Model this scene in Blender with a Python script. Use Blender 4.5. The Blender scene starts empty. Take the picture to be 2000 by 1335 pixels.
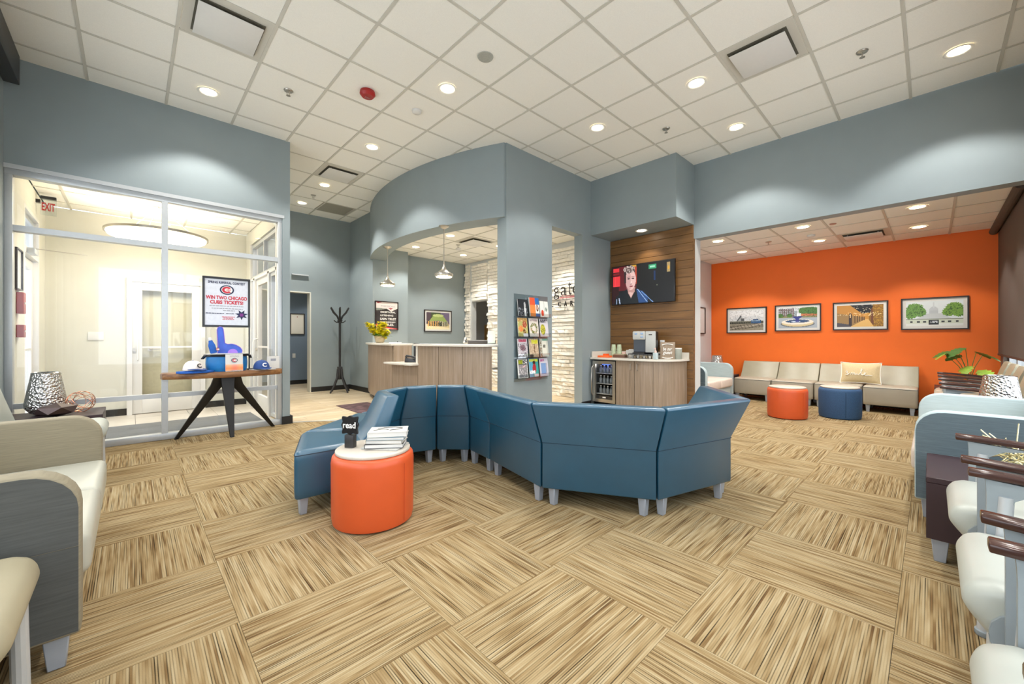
import bpy, bmesh, math, random
import numpy as np
from mathutils import Vector, Matrix
random.seed(7); rng = np.random.RandomState(7)
PI = math.pi
S = bpy.context.scene; COL = S.collection

# ------------------------------------------------------------------ camera, daylight, exposure
YAW = 0.8103
cam = bpy.data.cameras.new('camera'); camo = bpy.data.objects.new('camera', cam); COL.objects.link(camo)
camo.location = (0, 0, 1.14); camo.rotation_euler = (PI/2, 0, YAW - PI/2)
cam.lens = 14.03; cam.sensor_width = 36; cam.shift_y = -0.00305; cam.clip_start = 0.05
S.camera = camo
W = bpy.data.worlds.new('sky'); S.world = W; W.use_nodes = True
W.node_tree.nodes['Background'].inputs[0].default_value = (0.86, 0.93, 1.0, 1)
W.node_tree.nodes['Background'].inputs[1].default_value = 3.2
S.view_settings.view_transform = 'Standard'; S.view_settings.look = 'None'
S.view_settings.exposure = 0.30; S.view_settings.gamma = 1.0
S.view_settings.use_curve_mapping = False
S.cycles.max_bounces = 10; S.cycles.diffuse_bounces = 6; S.cycles.transparent_max_bounces = 16
S.cycles.caustics_reflective = False; S.cycles.caustics_refractive = False
DL_W = 96.0          # main-room downlight
DL_COL = (1.0, 0.97, 0.92)
def portal(loc, rot, sx, sy):
    l = bpy.data.lights.new('window_portal', 'AREA'); l.shape = 'RECTANGLE'; l.size = sx; l.size_y = sy
    l.cycles.is_portal = True
    o = bpy.data.objects.new('window_portal', l); COL.objects.link(o); o.location = loc; o.rotation_euler = rot
portal((-0.99, 2.7, 1.65), (0, -PI/2, 0), 2.3, 5.6)
portal((2.6, -0.81, 1.65), (PI/2, 0, 0), 6.4, 2.3)
portal((7.65, -0.81, 0.7), (PI/2, 0, 0), 2.3, 0.5)
portal((-1.0, 7.3, 1.2), (0, -PI/2, 0), 2.3, 1.2)

# ------------------------------------------------------------------ materials
def lin(h):
    if isinstance(h, str):
        h = h.lstrip('#'); c = [int(h[i:i+2], 16)/255 for i in (0, 2, 4)]
    else: c = list(h)
    return [x/12.92 if x <= .04045 else ((x+.055)/1.055)**2.4 for x in c]
def srgb_arr(a):
    a = np.clip(a, 0, 1); return np.where(a <= .04045, a/12.92, ((a+.055)/1.055)**2.4)
def nodes(name):
    m = bpy.data.materials.new(name); m.use_nodes = True; nt = m.node_tree
    return m, nt, nt.nodes['Principled BSDF'], nt.nodes.new, nt.links.new
def ramp(N, stops):
    r = N('ShaderNodeValToRGB'); e = r.color_ramp.elements
    while len(e) < len(stops): e.new(0.5)
    for k, (p, c) in enumerate(stops): e[k].position = p; e[k].color = (*lin(c), 1)
    return r
def mat(name, col, rough=.5, metal=0, amt=.05, scale=30, bump=0, stretch=(1, 1, 1), spec=.5, coat=0, emit=0, trans=0, sheen=0):
    m, nt, b, N, L = nodes(name)
    c = lin(col)
    tc = N('ShaderNodeTexCoord'); mp = N('ShaderNodeMapping'); mp.inputs['Scale'].default_value = stretch
    no = N('ShaderNodeTexNoise'); no.inputs['Scale'].default_value = scale; no.inputs['Detail'].default_value = 4
    L(tc.outputs['Object'], mp.inputs[0]); L(mp.outputs[0], no.inputs['Vector'])
    r = N('ShaderNodeValToRGB'); e = r.color_ramp.elements
    e[0].position = .3; e[1].position = .7
    e[0].color = (*[x*(1-amt) for x in c], 1); e[1].color = (*[min(1, x*(1+amt)) for x in c], 1)
    L(no.outputs[0], r.inputs[0]); L(r.outputs[0], b.inputs['Base Color'])
    b.inputs['Roughness'].default_value = rough; b.inputs['Metallic'].default_value = metal
    b.inputs['Specular IOR Level'].default_value = spec; b.inputs['Coat Weight'].default_value = coat; b.inputs['Coat Roughness'].default_value = .28
    b.inputs['Sheen Weight'].default_value = sheen
    if trans: b.inputs['Transmission Weight'].default_value = trans
    if emit:
        L(r.outputs[0], b.inputs['Emission Color']); b.inputs['Emission Strength'].default_value = emit
    if bump:
        bp = N('ShaderNodeBump'); bp.inputs['Strength'].default_value = bump; bp.inputs['Distance'].default_value = .004
        L(no.outputs[0], bp.inputs['Height']); L(bp.outputs[0], b.inputs['Normal'])
    return m
def woodmat(name, cols, axis='X', scale=6, rough=.45, fine=1.0, bump=.1):
    m, nt, b, N, L = nodes(name)
    tc = N('ShaderNodeTexCoord'); mp = N('ShaderNodeMapping'); oi = N('ShaderNodeObjectInfo')
    st = {'X': (.06, 1, 1), 'Y': (1, .06, 1), 'Z': (1, 1, .05)}[axis]
    mp.inputs['Scale'].default_value = [s*fine for s in st]
    ad = N('ShaderNodeVectorMath'); ad.operation = 'ADD'
    ml = N('ShaderNodeMath'); ml.operation = 'MULTIPLY'; ml.inputs[1].default_value = 37
    L(oi.outputs['Random'], ml.inputs[0]); L(tc.outputs['Object'], mp.inputs[0]); L(mp.outputs[0], ad.inputs[0]); L(ml.outputs[0], ad.inputs[1])
    no = N('ShaderNodeTexNoise'); no.inputs['Scale'].default_value = scale*5; no.inputs['Detail'].default_value = 6; no.inputs['Roughness'].default_value = .65
    L(ad.outputs[0], no.inputs['Vector'])
    r = ramp(N, [(.25, cols[0]), (.5, cols[1]), (.75, cols[2])])
    L(no.outputs[0], r.inputs[0]); L(r.outputs[0], b.inputs['Base Color']); b.inputs['Roughness'].default_value = rough
    if bump:
        bp = N('ShaderNodeBump'); bp.inputs['Strength'].default_value = bump; bp.inputs['Distance'].default_value = .003
        L(no.outputs[0], bp.inputs['Height']); L(bp.outputs[0], b.inputs['Normal'])
    return m
def glassmat(name, tint=(1, 1, 1), gloss=.06):
    m = bpy.data.materials.new(name); m.use_nodes = True; nt = m.node_tree
    for n in list(nt.nodes): nt.nodes.remove(n)
    N, L = nt.nodes.new, nt.links.new
    o = N('ShaderNodeOutputMaterial'); t = N('ShaderNodeBsdfTransparent'); g = N('ShaderNodeBsdfGlossy'); mx = N('ShaderNodeMixShader')
    fr = N('ShaderNodeLayerWeight'); pw = N('ShaderNodeMath'); pw.operation = 'POWER'; pw.inputs[1].default_value = 5
    L(fr.outputs['Facing'], pw.inputs[0])
    mm = N('ShaderNodeMath'); mm.operation = 'MULTIPLY_ADD'; mm.inputs[1].default_value = .6; mm.inputs[2].default_value = gloss*.5
    t.inputs[0].default_value = (*tint, 1); g.inputs['Roughness'].default_value = .02
    L(pw.outputs[0], mm.inputs[0]); L(mm.outputs[0], mx.inputs[0]); L(t.outputs[0], mx.inputs[1]); L(g.outputs[0], mx.inputs[2]); L(mx.outputs[0], o.inputs[0])
    return m
def printmat(name, emit=0, rough=.35):
    m, nt, b, N, L = nodes(name)
    a = N('ShaderNodeAttribute'); a.attribute_name = 'ink'
    b.inputs['Roughness'].default_value = rough
    if emit:
        b.inputs['Base Color'].default_value = (.01, .01, .01, 1)
        L(a.outputs['Color'], b.inputs['Emission Color']); b.inputs['Emission Strength'].default_value = emit
    else: L(a.outputs['Color'], b.inputs['Base Color'])
    return m
def carpetmat():
    m, nt, b, N, L = nodes('striped_carpet')
    tc = N('ShaderNodeTexCoord'); sp = N('ShaderNodeSeparateXYZ'); oi = N('ShaderNodeObjectInfo')
    L(tc.outputs['Object'], sp.inputs[0])
    def M(op, a, b_=None, c_=None):
        n = N('ShaderNodeMath'); n.operation = op
        for k, v in enumerate((a, b_, c_)):
            if v is None: continue
            if isinstance(v, (int, float)): n.inputs[k].default_value = v
            else: L(v, n.inputs[k])
        return n.outputs[0]
    rnd = oi.outputs['Random']
    ix = M('FLOOR', M('MULTIPLY', sp.outputs['X'], 125.0))
    w1 = N('ShaderNodeTexWhiteNoise'); w1.noise_dimensions = '2D'
    cb = N('ShaderNodeCombineXYZ'); L(ix, cb.inputs[0]); L(M('MULTIPLY', rnd, 91.0), cb.inputs[1]); L(cb.outputs[0], w1.inputs['Vector'])
    w2 = N('ShaderNodeTexNoise'); w2.inputs['Scale'].default_value = 1; w2.inputs['Detail'].default_value = 1.5; w2.inputs['Roughness'].default_value = .6
    cb2 = N('ShaderNodeCombineXYZ'); L(M('MULTIPLY', ix, 7.31), cb2.inputs[0]); L(M('MULTIPLY', sp.outputs['Y'], 3.6), cb2.inputs[1]); L(M('MULTIPLY', rnd, 53.0), cb2.inputs[2]); L(cb2.outputs[0], w2.inputs['Vector'])
    # slow clusters of darker yarn
    no = N('ShaderNodeTexNoise'); no.noise_dimensions = '4D'; no.inputs['Scale'].default_value = 6; no.inputs['Detail'].default_value = 2
    mp = N('ShaderNodeMapping'); mp.inputs['Scale'].default_value = (2.2, .7, 1)
    L(tc.outputs['Object'], mp.inputs[0]); L(mp.outputs[0], no.inputs['Vector']); L(M('MULTIPLY', rnd, 40.0), no.inputs['W'])
    v = M('ADD', M('ADD', M('MULTIPLY', M('SUBTRACT', w2.outputs[0], .5), 1.5), M('MULTIPLY', M('SUBTRACT', w1.outputs['Value'], .5), .35)), M('MULTIPLY', M('SUBTRACT', no.outputs[0], -.4), .5))
    r = ramp(N, [(.1, '#a99877'), (.4, '#9c8865'), (.6, '#8c7653'), (.8, '#735b3b'), (1.0, '#58412a')])
    L(v, r.inputs[0])
    # fine loop pile: darken between the stripes
    fx = M('FRACT', M('MULTIPLY', sp.outputs['X'], 125.0))
    edge = M('SMOOTH_MIN', M('MULTIPLY', M('ABSOLUTE', M('SUBTRACT', fx, .5)), 2.0), 1.0, .1)
    pn = N('ShaderNodeTexNoise'); pn.inputs['Scale'].default_value = 260; pn.inputs['Detail'].default_value = 1
    L(tc.outputs['Object'], pn.inputs['Vector'])
    w3 = N('ShaderNodeTexNoise'); w3.inputs['Scale'].default_value = 1; w3.inputs['Detail'].default_value = 0
    cb3 = N('ShaderNodeCombineXYZ'); L(M('MULTIPLY', M('FLOOR', M('ADD', M('MULTIPLY', sp.outputs['X'], 125.0), .5)), 5.77), cb3.inputs[0]); L(M('MULTIPLY', sp.outputs['Y'], 3.0), cb3.inputs[1]); L(M('MULTIPLY', rnd, 71.0), cb3.inputs[2]); L(cb3.outputs[0], w3.inputs['Vector'])
    ls = M('MULTIPLY', M('MAXIMUM', M('SUBTRACT', w3.outputs[0], .42), 0.0), 3.0)
    dk = M('SUBTRACT', 1.16, M('ADD', M('MULTIPLY', M('POWER', edge, 2.2), M('ADD', ls, .16)), M('MULTIPLY', pn.outputs[0], .22)))
    mx = N('ShaderNodeMix'); mx.data_type = 'RGBA'; mx.blend_type = 'MULTIPLY'; mx.inputs[0].default_value = 1
    cc = N('ShaderNodeCombineColor'); L(dk, cc.inputs[0]); L(dk, cc.inputs[1]); L(dk, cc.inputs[2])
    L(r.outputs[0], mx.inputs[6]); L(cc.outputs[0], mx.inputs[7]); L(mx.outputs[2], b.inputs['Base Color'])
    b.inputs['Roughness'].default_value = .95; b.inputs['Specular IOR Level'].default_value = .1
    bp = N('ShaderNodeBump'); bp.inputs['Strength'].default_value = .35; bp.inputs['Distance'].default_value = .003
    L(dk, bp.inputs['Height']); L(bp.outputs[0], b.inputs['Normal'])
    return m
def plankmat():
    m, nt, b, N, L = nodes('pale_plank_floor')
    tc = N('ShaderNodeTexCoord'); mp = N('ShaderNodeMapping')
    br = N('ShaderNodeTexBrick'); br.inputs['Scale'].default_value = 1
    br.inputs['Brick Width'].default_value = 1.2; br.inputs['Row Height'].default_value = .18; br.inputs['Mortar Size'].default_value = .002
    br.inputs['Color1'].default_value = (*lin('#e6d8bf'), 1); br.inputs['Color2'].default_value = (*lin('#d6c3a2'), 1); br.inputs['Mortar'].default_value = (*lin('#8d7a5f'), 1)
    L(tc.outputs['Object'], br.inputs['Vector'])
    no = N('ShaderNodeTexNoise'); no.inputs['Scale'].default_value = 26; no.inputs['Detail'].default_value = 5
    mp.inputs['Scale'].default_value = (.1, 1, 1); L(tc.outputs['Object'], mp.inputs[0]); L(mp.outputs[0], no.inputs['Vector'])
    r = ramp(N, [(.3, '#b9a888'), (.7, '#ffffff')])
    mx = N('ShaderNodeMix'); mx.data_type = 'RGBA'; mx.blend_type = 'MULTIPLY'; mx.inputs[0].default_value = .7
    L(no.outputs[0], r.inputs[0]); L(br.outputs[0], mx.inputs[6]); L(r.outputs[0], mx.inputs[7]); L(mx.outputs[2], b.inputs['Base Color'])
    b.inputs['Roughness'].default_value = .38
    return m

M_ = {}
M_['wall'] = mat('blue_grey_paint', '#8d989b', .62, amt=.02, scale=4, bump=.03)
M_['wallwarm'] = mat('cream_paint', '#d6d5ca', .6, amt=.02, scale=4)
M_['wallpale'] = mat('pale_grey_paint', '#cfd2d2', .6, amt=.02, scale=4)
M_['orange'] = mat('orange_paint', '#f2701c', .55, amt=.02, scale=4)
M_['brownwall'] = mat('taupe_wall_paint', '#6f6257', .6, amt=.03, scale=4)
M_['tile'] = mat('mineral_ceiling_tile', '#f2f0e9', .9, amt=.03, scale=180, bump=.15)
M_['tbar'] = mat('white_enamel_bar', '#cbc8be', .5, amt=.01)
M_['white'] = mat('white_enamel', '#dfdedb', .4, amt=.01)
M_['dlwhite'] = mat('downlight_trim_white', '#f4f2ea', .3, amt=.01)
M_['black'] = mat('black_rubber', '#1c1b1a', .5, amt=.08)
M_['blackpl'] = mat('black_plastic', '#17171a', .3, amt=.04)
M_['charcoal'] = mat('charcoal_paint', '#2d2c2d', .45, amt=.06)
M_['alu'] = mat('satin_aluminium', '#c6cacd', .38, .35, amt=.02, scale=40)
M_['steel'] = mat('brushed_steel', '#c2bcb2', .28, .9, amt=.06, scale=30, stretch=(1, 1, 14))
M_['chrome'] = mat('polished_metal', '#cfd0d2', .12, 1, amt=.01)
M_['glass'] = glassmat('clear_glass')
M_['acrylic'] = glassmat('clear_acrylic', (.93, .96, .97), .25)
M_['carpet'] = carpetmat(); M_['plank'] = plankmat()
M_['blue'] = mat('blue_vinyl', '#1d5069', .34, amt=.05, scale=9, spec=.7, bump=.02, coat=.5)
M_['bluelt'] = mat('light_blue_vinyl', '#8fb0bf', .33, amt=.03, scale=9)
M_['leg'] = mat('silver_leg_paint', '#a9b1bd', .35, .25, amt=.02)
M_['seam'] = mat('dark_stitching', '#1b2f3d', .8, amt=.02)
M_['ottor'] = mat('orange_vinyl', '#d05628', .38, amt=.03, scale=9)
M_['ottnavy'] = mat('navy_weave', '#2d4e73', .75, amt=.22, scale=140)
M_['disc'] = mat('pale_laminate_top', '#cbc1b3', .3, amt=.03, scale=20, stretch=(.2, 2, 1))
M_['greyvin'] = mat('stone_grey_vinyl', '#aea593', .36, amt=.03, scale=9)
M_['greyvin2'] = mat('stone_grey_vinyl_back', '#a09a84', .38, amt=.03, scale=9)
M_['taupe'] = mat('taupe_woven_fabric', '#8d846e', .85, amt=.12, scale=60, stretch=(.15, .15, 3.5), bump=.1)
M_['tauped'] = mat('grey_woven_fabric', '#4f504d', .85, amt=.14, scale=60, stretch=(.15, .15, 3.5), bump=.1)
M_['creamvin'] = mat('cream_vinyl', '#b3b2a5', .4, amt=.02, scale=9)
M_['tanvin'] = mat('tan_vinyl', '#a39a80', .42, amt=.03, scale=9)
M_['seafab'] = mat('pale_sea_fabric', '#afbfc1', .85, amt=.08, scale=60, stretch=(.15, .15, 3.5), bump=.08)
M_['seadark'] = mat('steel_blue_woven_fabric', '#5b696f', .85, amt=.14, scale=60, stretch=(.15, .15, 3.5), bump=.1)
M_['pinkvin'] = mat('blush_cream_vinyl', '#d8c9bd', .4, amt=.02, scale=9)
M_['whitevin'] = mat('off_white_vinyl', '#aeb2aa', .38, amt=.02, scale=9)
M_['pan'] = mat('grey_plastic_shell', '#8d969a', .45, amt=.02)
M_['armwood'] = woodmat('dark_walnut_arm', ['#2d1813', '#402720', '#573a2f'], 'Y', 5, .22)
M_['espresso'] = mat('espresso_laminate', '#37262a', .42, amt=.06, scale=8)
M_['panelwood'] = woodmat('warm_oak_plank', ['#654626', '#78552f', '#8b653a'], 'Y', 5, .4)
M_['greywood'] = woodmat('grey_brown_laminate', ['#80705f', '#96836f', '#a8978a'], 'Z', 7, .42)
M_['slab'] = woodmat('live_edge_walnut', ['#5a3920', '#80552f', '#a97b49'], 'X', 5, .4)
M_['quartz'] = mat('white_quartz', '#d8d2c7', .22, amt=.03, scale=90)
M_['stone'] = mat('split_face_stone', '#f3eee4', .85, amt=.1, scale=22, bump=.9)
M_['mat'] = mat('grey_ribbed_mat', '#6f7377', .9, amt=.2, scale=50, stretch=(.1, 3, 1))
M_['vtile'] = mat('pale_floor_tile', '#cfc9c0', .35, amt=.06, scale=6)
M_['rug'] = mat('plum_patterned_rug', '#5b4448', .9, amt=.6, scale=9)
M_['red'] = mat('red_alarm_plastic', '#a5201f', .35, amt=.03)
M_['shade'] = mat('dark_roller_shade', '#54483f', .85, amt=.05, scale=80)
M_['hole'] = mat('dark_recess', '#121212', .9)
M_['print'] = printmat('printed_sheet'); M_['screen'] = printmat('lit_screen', 1.0)
M_['paper'] = mat('white_paper', '#dcdad5', .55, amt=.01)
M_['frame'] = mat('dark_frame_wood', '#2a1d1c', .4, amt=.08)
M_['lamp'] = mat('warm_lamp_glow', '#fff1d8', .5, amt=0, emit=14)
M_['bowl'] = mat('lit_bowl_diffuser', '#fff0cf', .5, amt=0, emit=4.0)
M_['hammer'] = None
def hammered():
    m, nt, b, N, L = nodes('hammered_silver')
    tc = N('ShaderNodeTexCoord'); v = N('ShaderNodeTexVoronoi'); v.inputs['Scale'].default_value = 55
    L(tc.outputs['Object'], v.inputs['Vector']); bp = N('ShaderNodeBump'); bp.inputs['Strength'].default_value = 1; bp.inputs['Distance'].default_value = .012
    L(v.outputs['Distance'], bp.inputs['Height']); L(bp.outputs[0], b.inputs['Normal'])
    b.inputs['Base Color'].default_value = (.62, .6, .58, 1); b.inputs['Metallic'].default_value = 1; b.inputs['Roughness'].default_value = .16
    return m
M_['hammer'] = hammered()
M_['copper'] = mat('copper_wire', '#d99b7c', .25, .9, amt=.02)
M_['gold'] = mat('pale_gold_wire', '#e3d9a8', .25, .7, amt=.02)
M_['bronze'] = mat('dark_bronze', '#4c3d3a', .35, .5, amt=.06)
M_['leaf'] = mat('green_leaf', '#456f27', .45, amt=.25, scale=20)
M_['leaflt'] = mat('lime_leaf', '#8fae3c', .45, amt=.25, scale=25)
M_['petal'] = mat('yellow_petal', '#e9df2c', .5, amt=.2, scale=30)
M_['pot'] = mat('beige_ceramic', '#b5a589', .5, amt=.05)
M_['clothblue'] = mat('royal_blue_cloth', '#1f5fb8', .7, amt=.12, scale=30)
M_['foam'] = mat('blue_foam', '#4a66c8', .8, amt=.1, scale=14)
M_['violet'] = mat('violet_foam_edge', '#a07ad6', .8, amt=.05)
M_['capnavy'] = mat('navy_cap_cloth', '#2b4a86', .75, amt=.08)
M_['capwhite'] = mat('white_cap_cloth', '#efe4dc', .75, amt=.04)
M_['inkred'] = mat('red_ink', '#c8283f', .5, amt=.02)
M_['inknavy'] = mat('navy_ink', '#22294f', .5, amt=.02)
M_['inkgrey'] = mat('grey_ink', '#9a9ba3', .5, amt=.02)
M_['inkwhite'] = mat('white_ink', '#f6f3ee', .5, amt=.01)
M_['inkblack'] = mat('black_ink', '#26211d', .5, amt=.02)
M_['pillow'] = mat('oatmeal_linen', '#d2bd93', .85, amt=.1, scale=120, bump=.15)
M_['pipe'] = mat('white_piping', '#f3eee2', .7, amt=.02)
M_['orangepl'] = mat('bright_orange_plastic', '#f2682a', .4, amt=.02)
M_['greenpap'] = mat('green_paper_cup', '#c3cfae', .6, amt=.15, scale=25)
M_['greypl'] = mat('silver_grey_plastic', '#b9bab6', .35, amt=.02)
M_['fabgrey'] = mat('grey_speaker_cloth', '#9a9d92', .9, amt=.1, scale=200)
M_['signwood'] = woodmat('weathered_sign_wood', ['#7c6a58', '#927f6b', '#a4937f'], 'Z', 6, .7)
M_['maple'] = woodmat('honey_maple', ['#a9793a', '#c0904a', '#cf9f58'], 'Z', 6, .4)
M_['bottle'] = mat('clear_bottle', '#a9b4bb', .1, amt=.1, trans=.6)
M_['gel'] = mat('clear_gel_bottle', '#d4e6ea', .2, amt=.02, trans=.3)
M_['pink'] = mat('pale_pink_plastic', '#ecc9bd', .4, amt=.02)
M_['pave'] = mat('bounce_pavement', '#e9e8e4', .9, amt=.06, scale=3)  # unseen ground outside, colour raised to bounce daylight onto the ceiling

# ------------------------------------------------------------------ mesh helpers
class MB:
    def __init__(s): s.v = []; s.f = []; s.m = []; s.mi = 0
    def add(s, vs, fs):
        n = len(s.v); s.v += [tuple(p) for p in vs]; s.f += [tuple(i+n for i in f) for f in fs]; s.m += [s.mi]*len(fs); return s
    def box(s, x0, x1, y0, y1, z0, z1):
        return s.add([(x0,y0,z0),(x1,y0,z0),(x1,y1,z0),(x0,y1,z0),(x0,y0,z1),(x1,y0,z1),(x1,y1,z1),(x0,y1,z1)],
                     [(0,3,2,1),(4,5,6,7),(0,1,5,4),(1,2,6,5),(2,3,7,6),(3,0,4,7)])
    def prism(s, poly, z0, z1):
        n = len(poly)
        a = sum(poly[i][0]*poly[(i+1)%n][1]-poly[(i+1)%n][0]*poly[i][1] for i in range(n))
        if a < 0: poly = poly[::-1]
        return s.add([(x,y,z0) for x,y in poly]+[(x,y,z1) for x,y in poly],
                     [tuple(range(n-1,-1,-1)), tuple(range(n,2*n))]+[(i,(i+1)%n,n+(i+1)%n,n+i) for i in range(n)])
    def loft(s, rings, cap=True):   # rings: equal-length closed loops
        n = len(rings[0]); vs = [p for r in rings for p in r]; fs = []
        for k in range(len(rings)-1):
            for i in range(n):
                j = (i+1) % n; fs.append((k*n+i, k*n+j, (k+1)*n+j, (k+1)*n+i))
        if cap: fs += [tuple(range(n-1,-1,-1)), tuple((len(rings)-1)*n+i for i in range(n))]
        return s.add(vs, fs)
    def side(s, prof, x0, x1):      # profile in (y,z), extruded along x
        return s.loft([[(x0,y,z) for y,z in prof], [(x1,y,z) for y,z in prof]])
    def lathe(s, prof, seg=24, c=(0,0,0), cap=True):
        rings = [[(c[0]+r*math.cos(2*PI*i/seg), c[1]+r*math.sin(2*PI*i/seg), c[2]+z) for i in range(seg)] for r, z in prof]
        return s.loft(rings, cap)
    def tube(s, path, r, seg=8, cap=True):
        P = [Vector(p) for p in path]; rings = []; up = None
        for i, p in enumerate(P):
            t = (P[min(i+1,len(P)-1)]-P[max(i-1,0)])
            if t.length < 1e-9: t = Vector((0,0,1))
            t.normalize()
            if up is None: up = t.orthogonal().normalized()
            else:
                up = up - t*up.dot(t)
                up = up.normalized() if up.length > 1e-6 else t.orthogonal().normalized()
            b = t.cross(up); rr = r[i] if isinstance(r, (list, tuple)) else r
            rings.append([tuple(p+up*(rr*math.cos(2*PI*k/seg))+b*(rr*math.sin(2*PI*k/seg))) for k in range(seg)])
        return s.loft(rings, cap)
    def ball(s, c, r, seg=12, rings=8, sq=(1,1,1)):
        pr = [(max(1e-4, math.sin(PI*k/rings)), -math.cos(PI*k/rings)) for k in range(rings+1)]
        R = [[(c[0]+r*sq[0]*a*math.cos(2*PI*i/seg), c[1]+r*sq[1]*a*math.sin(2*PI*i/seg), c[2]+r*sq[2]*z) for i in range(seg)] for a, z in pr]
        return s.loft(R)
    def bar(s, a, b, w, h):
        a = Vector(a); b = Vector(b); t = (b-a).normalized(); u = t.cross(Vector((0,0,1)))
        u = u.normalized() if u.length > 1e-5 else Vector((1,0,0)); n = u.cross(t)
        q = lambda p: [tuple(p+u*x*w/2+n*y*h/2) for x, y in ((-1,-1),(1,-1),(1,1),(-1,1))]
        return s.loft([q(a), q(b)])
    def build(s, name, mats, parent=None, loc=None, rz=0, bevel=0, seg=2, smooth=None, sub=0):
        me = bpy.data.meshes.new(name); me.from_pydata(s.v, [], s.f)
        if not isinstance(mats, (list, tuple)): mats = [mats]
        for m in mats: me.materials.append(M_[m] if isinstance(m, str) else m)
        for p, k in zip(me.polygons, s.m): p.material_index = k
        bm = bmesh.new(); bm.from_mesh(me)
        if bevel:
            es = [e for e in bm.edges if len(e.link_faces) == 2 and e.calc_face_angle(0) > math.radians(35)]
            bmesh.ops.bevel(bm, geom=es, offset=bevel, segments=seg, profile=.5, affect='EDGES', clamp_overlap=True)
        bmesh.ops.recalc_face_normals(bm, faces=bm.faces)
        bm.to_mesh(me); bm.free()
        if smooth is None: smooth = 40 if (bevel or len(s.v) > 30) else 0
        if smooth:
            me.polygons.foreach_set('use_smooth', [True]*len(me.polygons)); me.set_sharp_from_angle(angle=math.radians(smooth))
        o = bpy.data.objects.new(name, me); COL.objects.link(o)
        if parent is not None: o.parent = parent
        if loc is not None: o.location = loc
        if rz: o.rotation_euler.z = rz
        return o
def link(name, me, parent, loc, rz=0):
    o = bpy.data.objects.new(name, me); COL.objects.link(o); o.parent = parent; o.location = loc; o.rotation_euler.z = rz; return o
def tag(o, label=None, cat=None, group=None, kind=None):
    if label: o['label'] = label
    if cat: o['category'] = cat
    if group: o['group'] = group
    if kind: o['kind'] = kind
    return o
def thing(name, label, cat, loc=(0,0,0), rz=0, group=None):
    o = bpy.data.objects.new(name, None); COL.objects.link(o); o.empty_display_size = .05
    o.location = loc; o.rotation_euler = (0,0,rz); return tag(o, label, cat, group)
def struct(name, mb, m, label=None, **k):
    o = mb.build(name, m, **k); o['kind'] = 'structure'
    if label: o['label'] = label
    return o
def kids(o): return [c for c in bpy.data.objects if c.parent == o]
def dup(root, loc, rz, label, group=None):
    def cp(o, par):
        c = o.copy(); COL.objects.link(c)
        if par is not None: c.parent = par
        for ch in kids(o): cp(ch, c)
        return c
    r = cp(root, None); r.location = loc; r.rotation_euler = (0,0,rz); r['label'] = label
    if group: r['group'] = group
    return r
def text(s, w, h, m, parent, loc, rz=0, name='lettering', ext=.0008, shear=0, rx=PI/2, bold=0, align='CENTER'):
    cu = bpy.data.curves.new('t', 'FONT'); cu.body = s; cu.size = 1; cu.extrude = 0; cu.shear = shear; cu.offset = bold; cu.resolution_u = 3
    ob = bpy.data.objects.new('t', cu); COL.objects.link(ob); bpy.context.view_layer.update()
    me = bpy.data.meshes.new_from_object(ob.evaluated_get(bpy.context.evaluated_depsgraph_get()))
    bpy.data.objects.remove(ob); bpy.data.curves.remove(cu)
    co = np.array([v.co for v in me.vertices]); mn, mx = co.min(0), co.max(0)
    sc = np.array([w/(mx[0]-mn[0]), h/(mx[1]-mn[1])])
    ctr = (mn+mx)/2
    for v in me.vertices: v.co = ((v.co.x-ctr[0])*sc[0], (v.co.y-ctr[1])*sc[1], 0)
    if ext > .001:
        bm = bmesh.new(); bm.from_mesh(me); g = bmesh.ops.extrude_face_region(bm, geom=bm.faces[:])
        bmesh.ops.translate(bm, vec=(0,0,ext), verts=[e for e in g['geom'] if isinstance(e, bmesh.types.BMVert)]); bm.to_mesh(me); bm.free()
    me.materials.clear(); me.materials.append(M_[m]); me.name = name
    o = bpy.data.objects.new(name, me); COL.objects.link(o); o.parent = parent; o.location = loc; o.rotation_euler = (rx, 0, rz); return o
def paint(name, w, h, nx, ny, fn, parent, loc, m='print', rz=0, tilt=0):
    """flat print: a gridded sheet in the local XZ plane, facing -Y, one ink colour per cell"""
    U, V = np.meshgrid((np.arange(nx)+.5)/nx, (np.arange(ny)+.5)/ny)
    C = fn(U, V)
    xs = np.linspace(-w/2, w/2, nx+1); zs = np.linspace(-h/2, h/2, ny+1)
    X, Z = np.meshgrid(xs, zs); vs = np.stack([X.ravel(), np.zeros(X.size), Z.ravel()], 1)
    i, j = np.meshgrid(np.arange(nx), np.arange(ny)); a = (j*(nx+1)+i).ravel()
    fs = np.stack([a, a+1, a+nx+2, a+nx+1], 1)
    me = bpy.data.meshes.new(name); me.from_pydata(vs.tolist(), [], fs.tolist()); me.materials.append(M_[m])
    at = me.color_attributes.new('ink', 'FLOAT_COLOR', 'CORNER')
    c = np.concatenate([srgb_arr(C.reshape(-1, 3)), np.ones((nx*ny, 1))], 1).repeat(4, 0)
    at.data.foreach_set('color', c.ravel().astype(np.float32))
    o = bpy.data.objects.new(name, me); COL.objects.link(o); o.parent = parent; o.location = loc; o.rotation_euler = (tilt, 0, rz); return o
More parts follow.
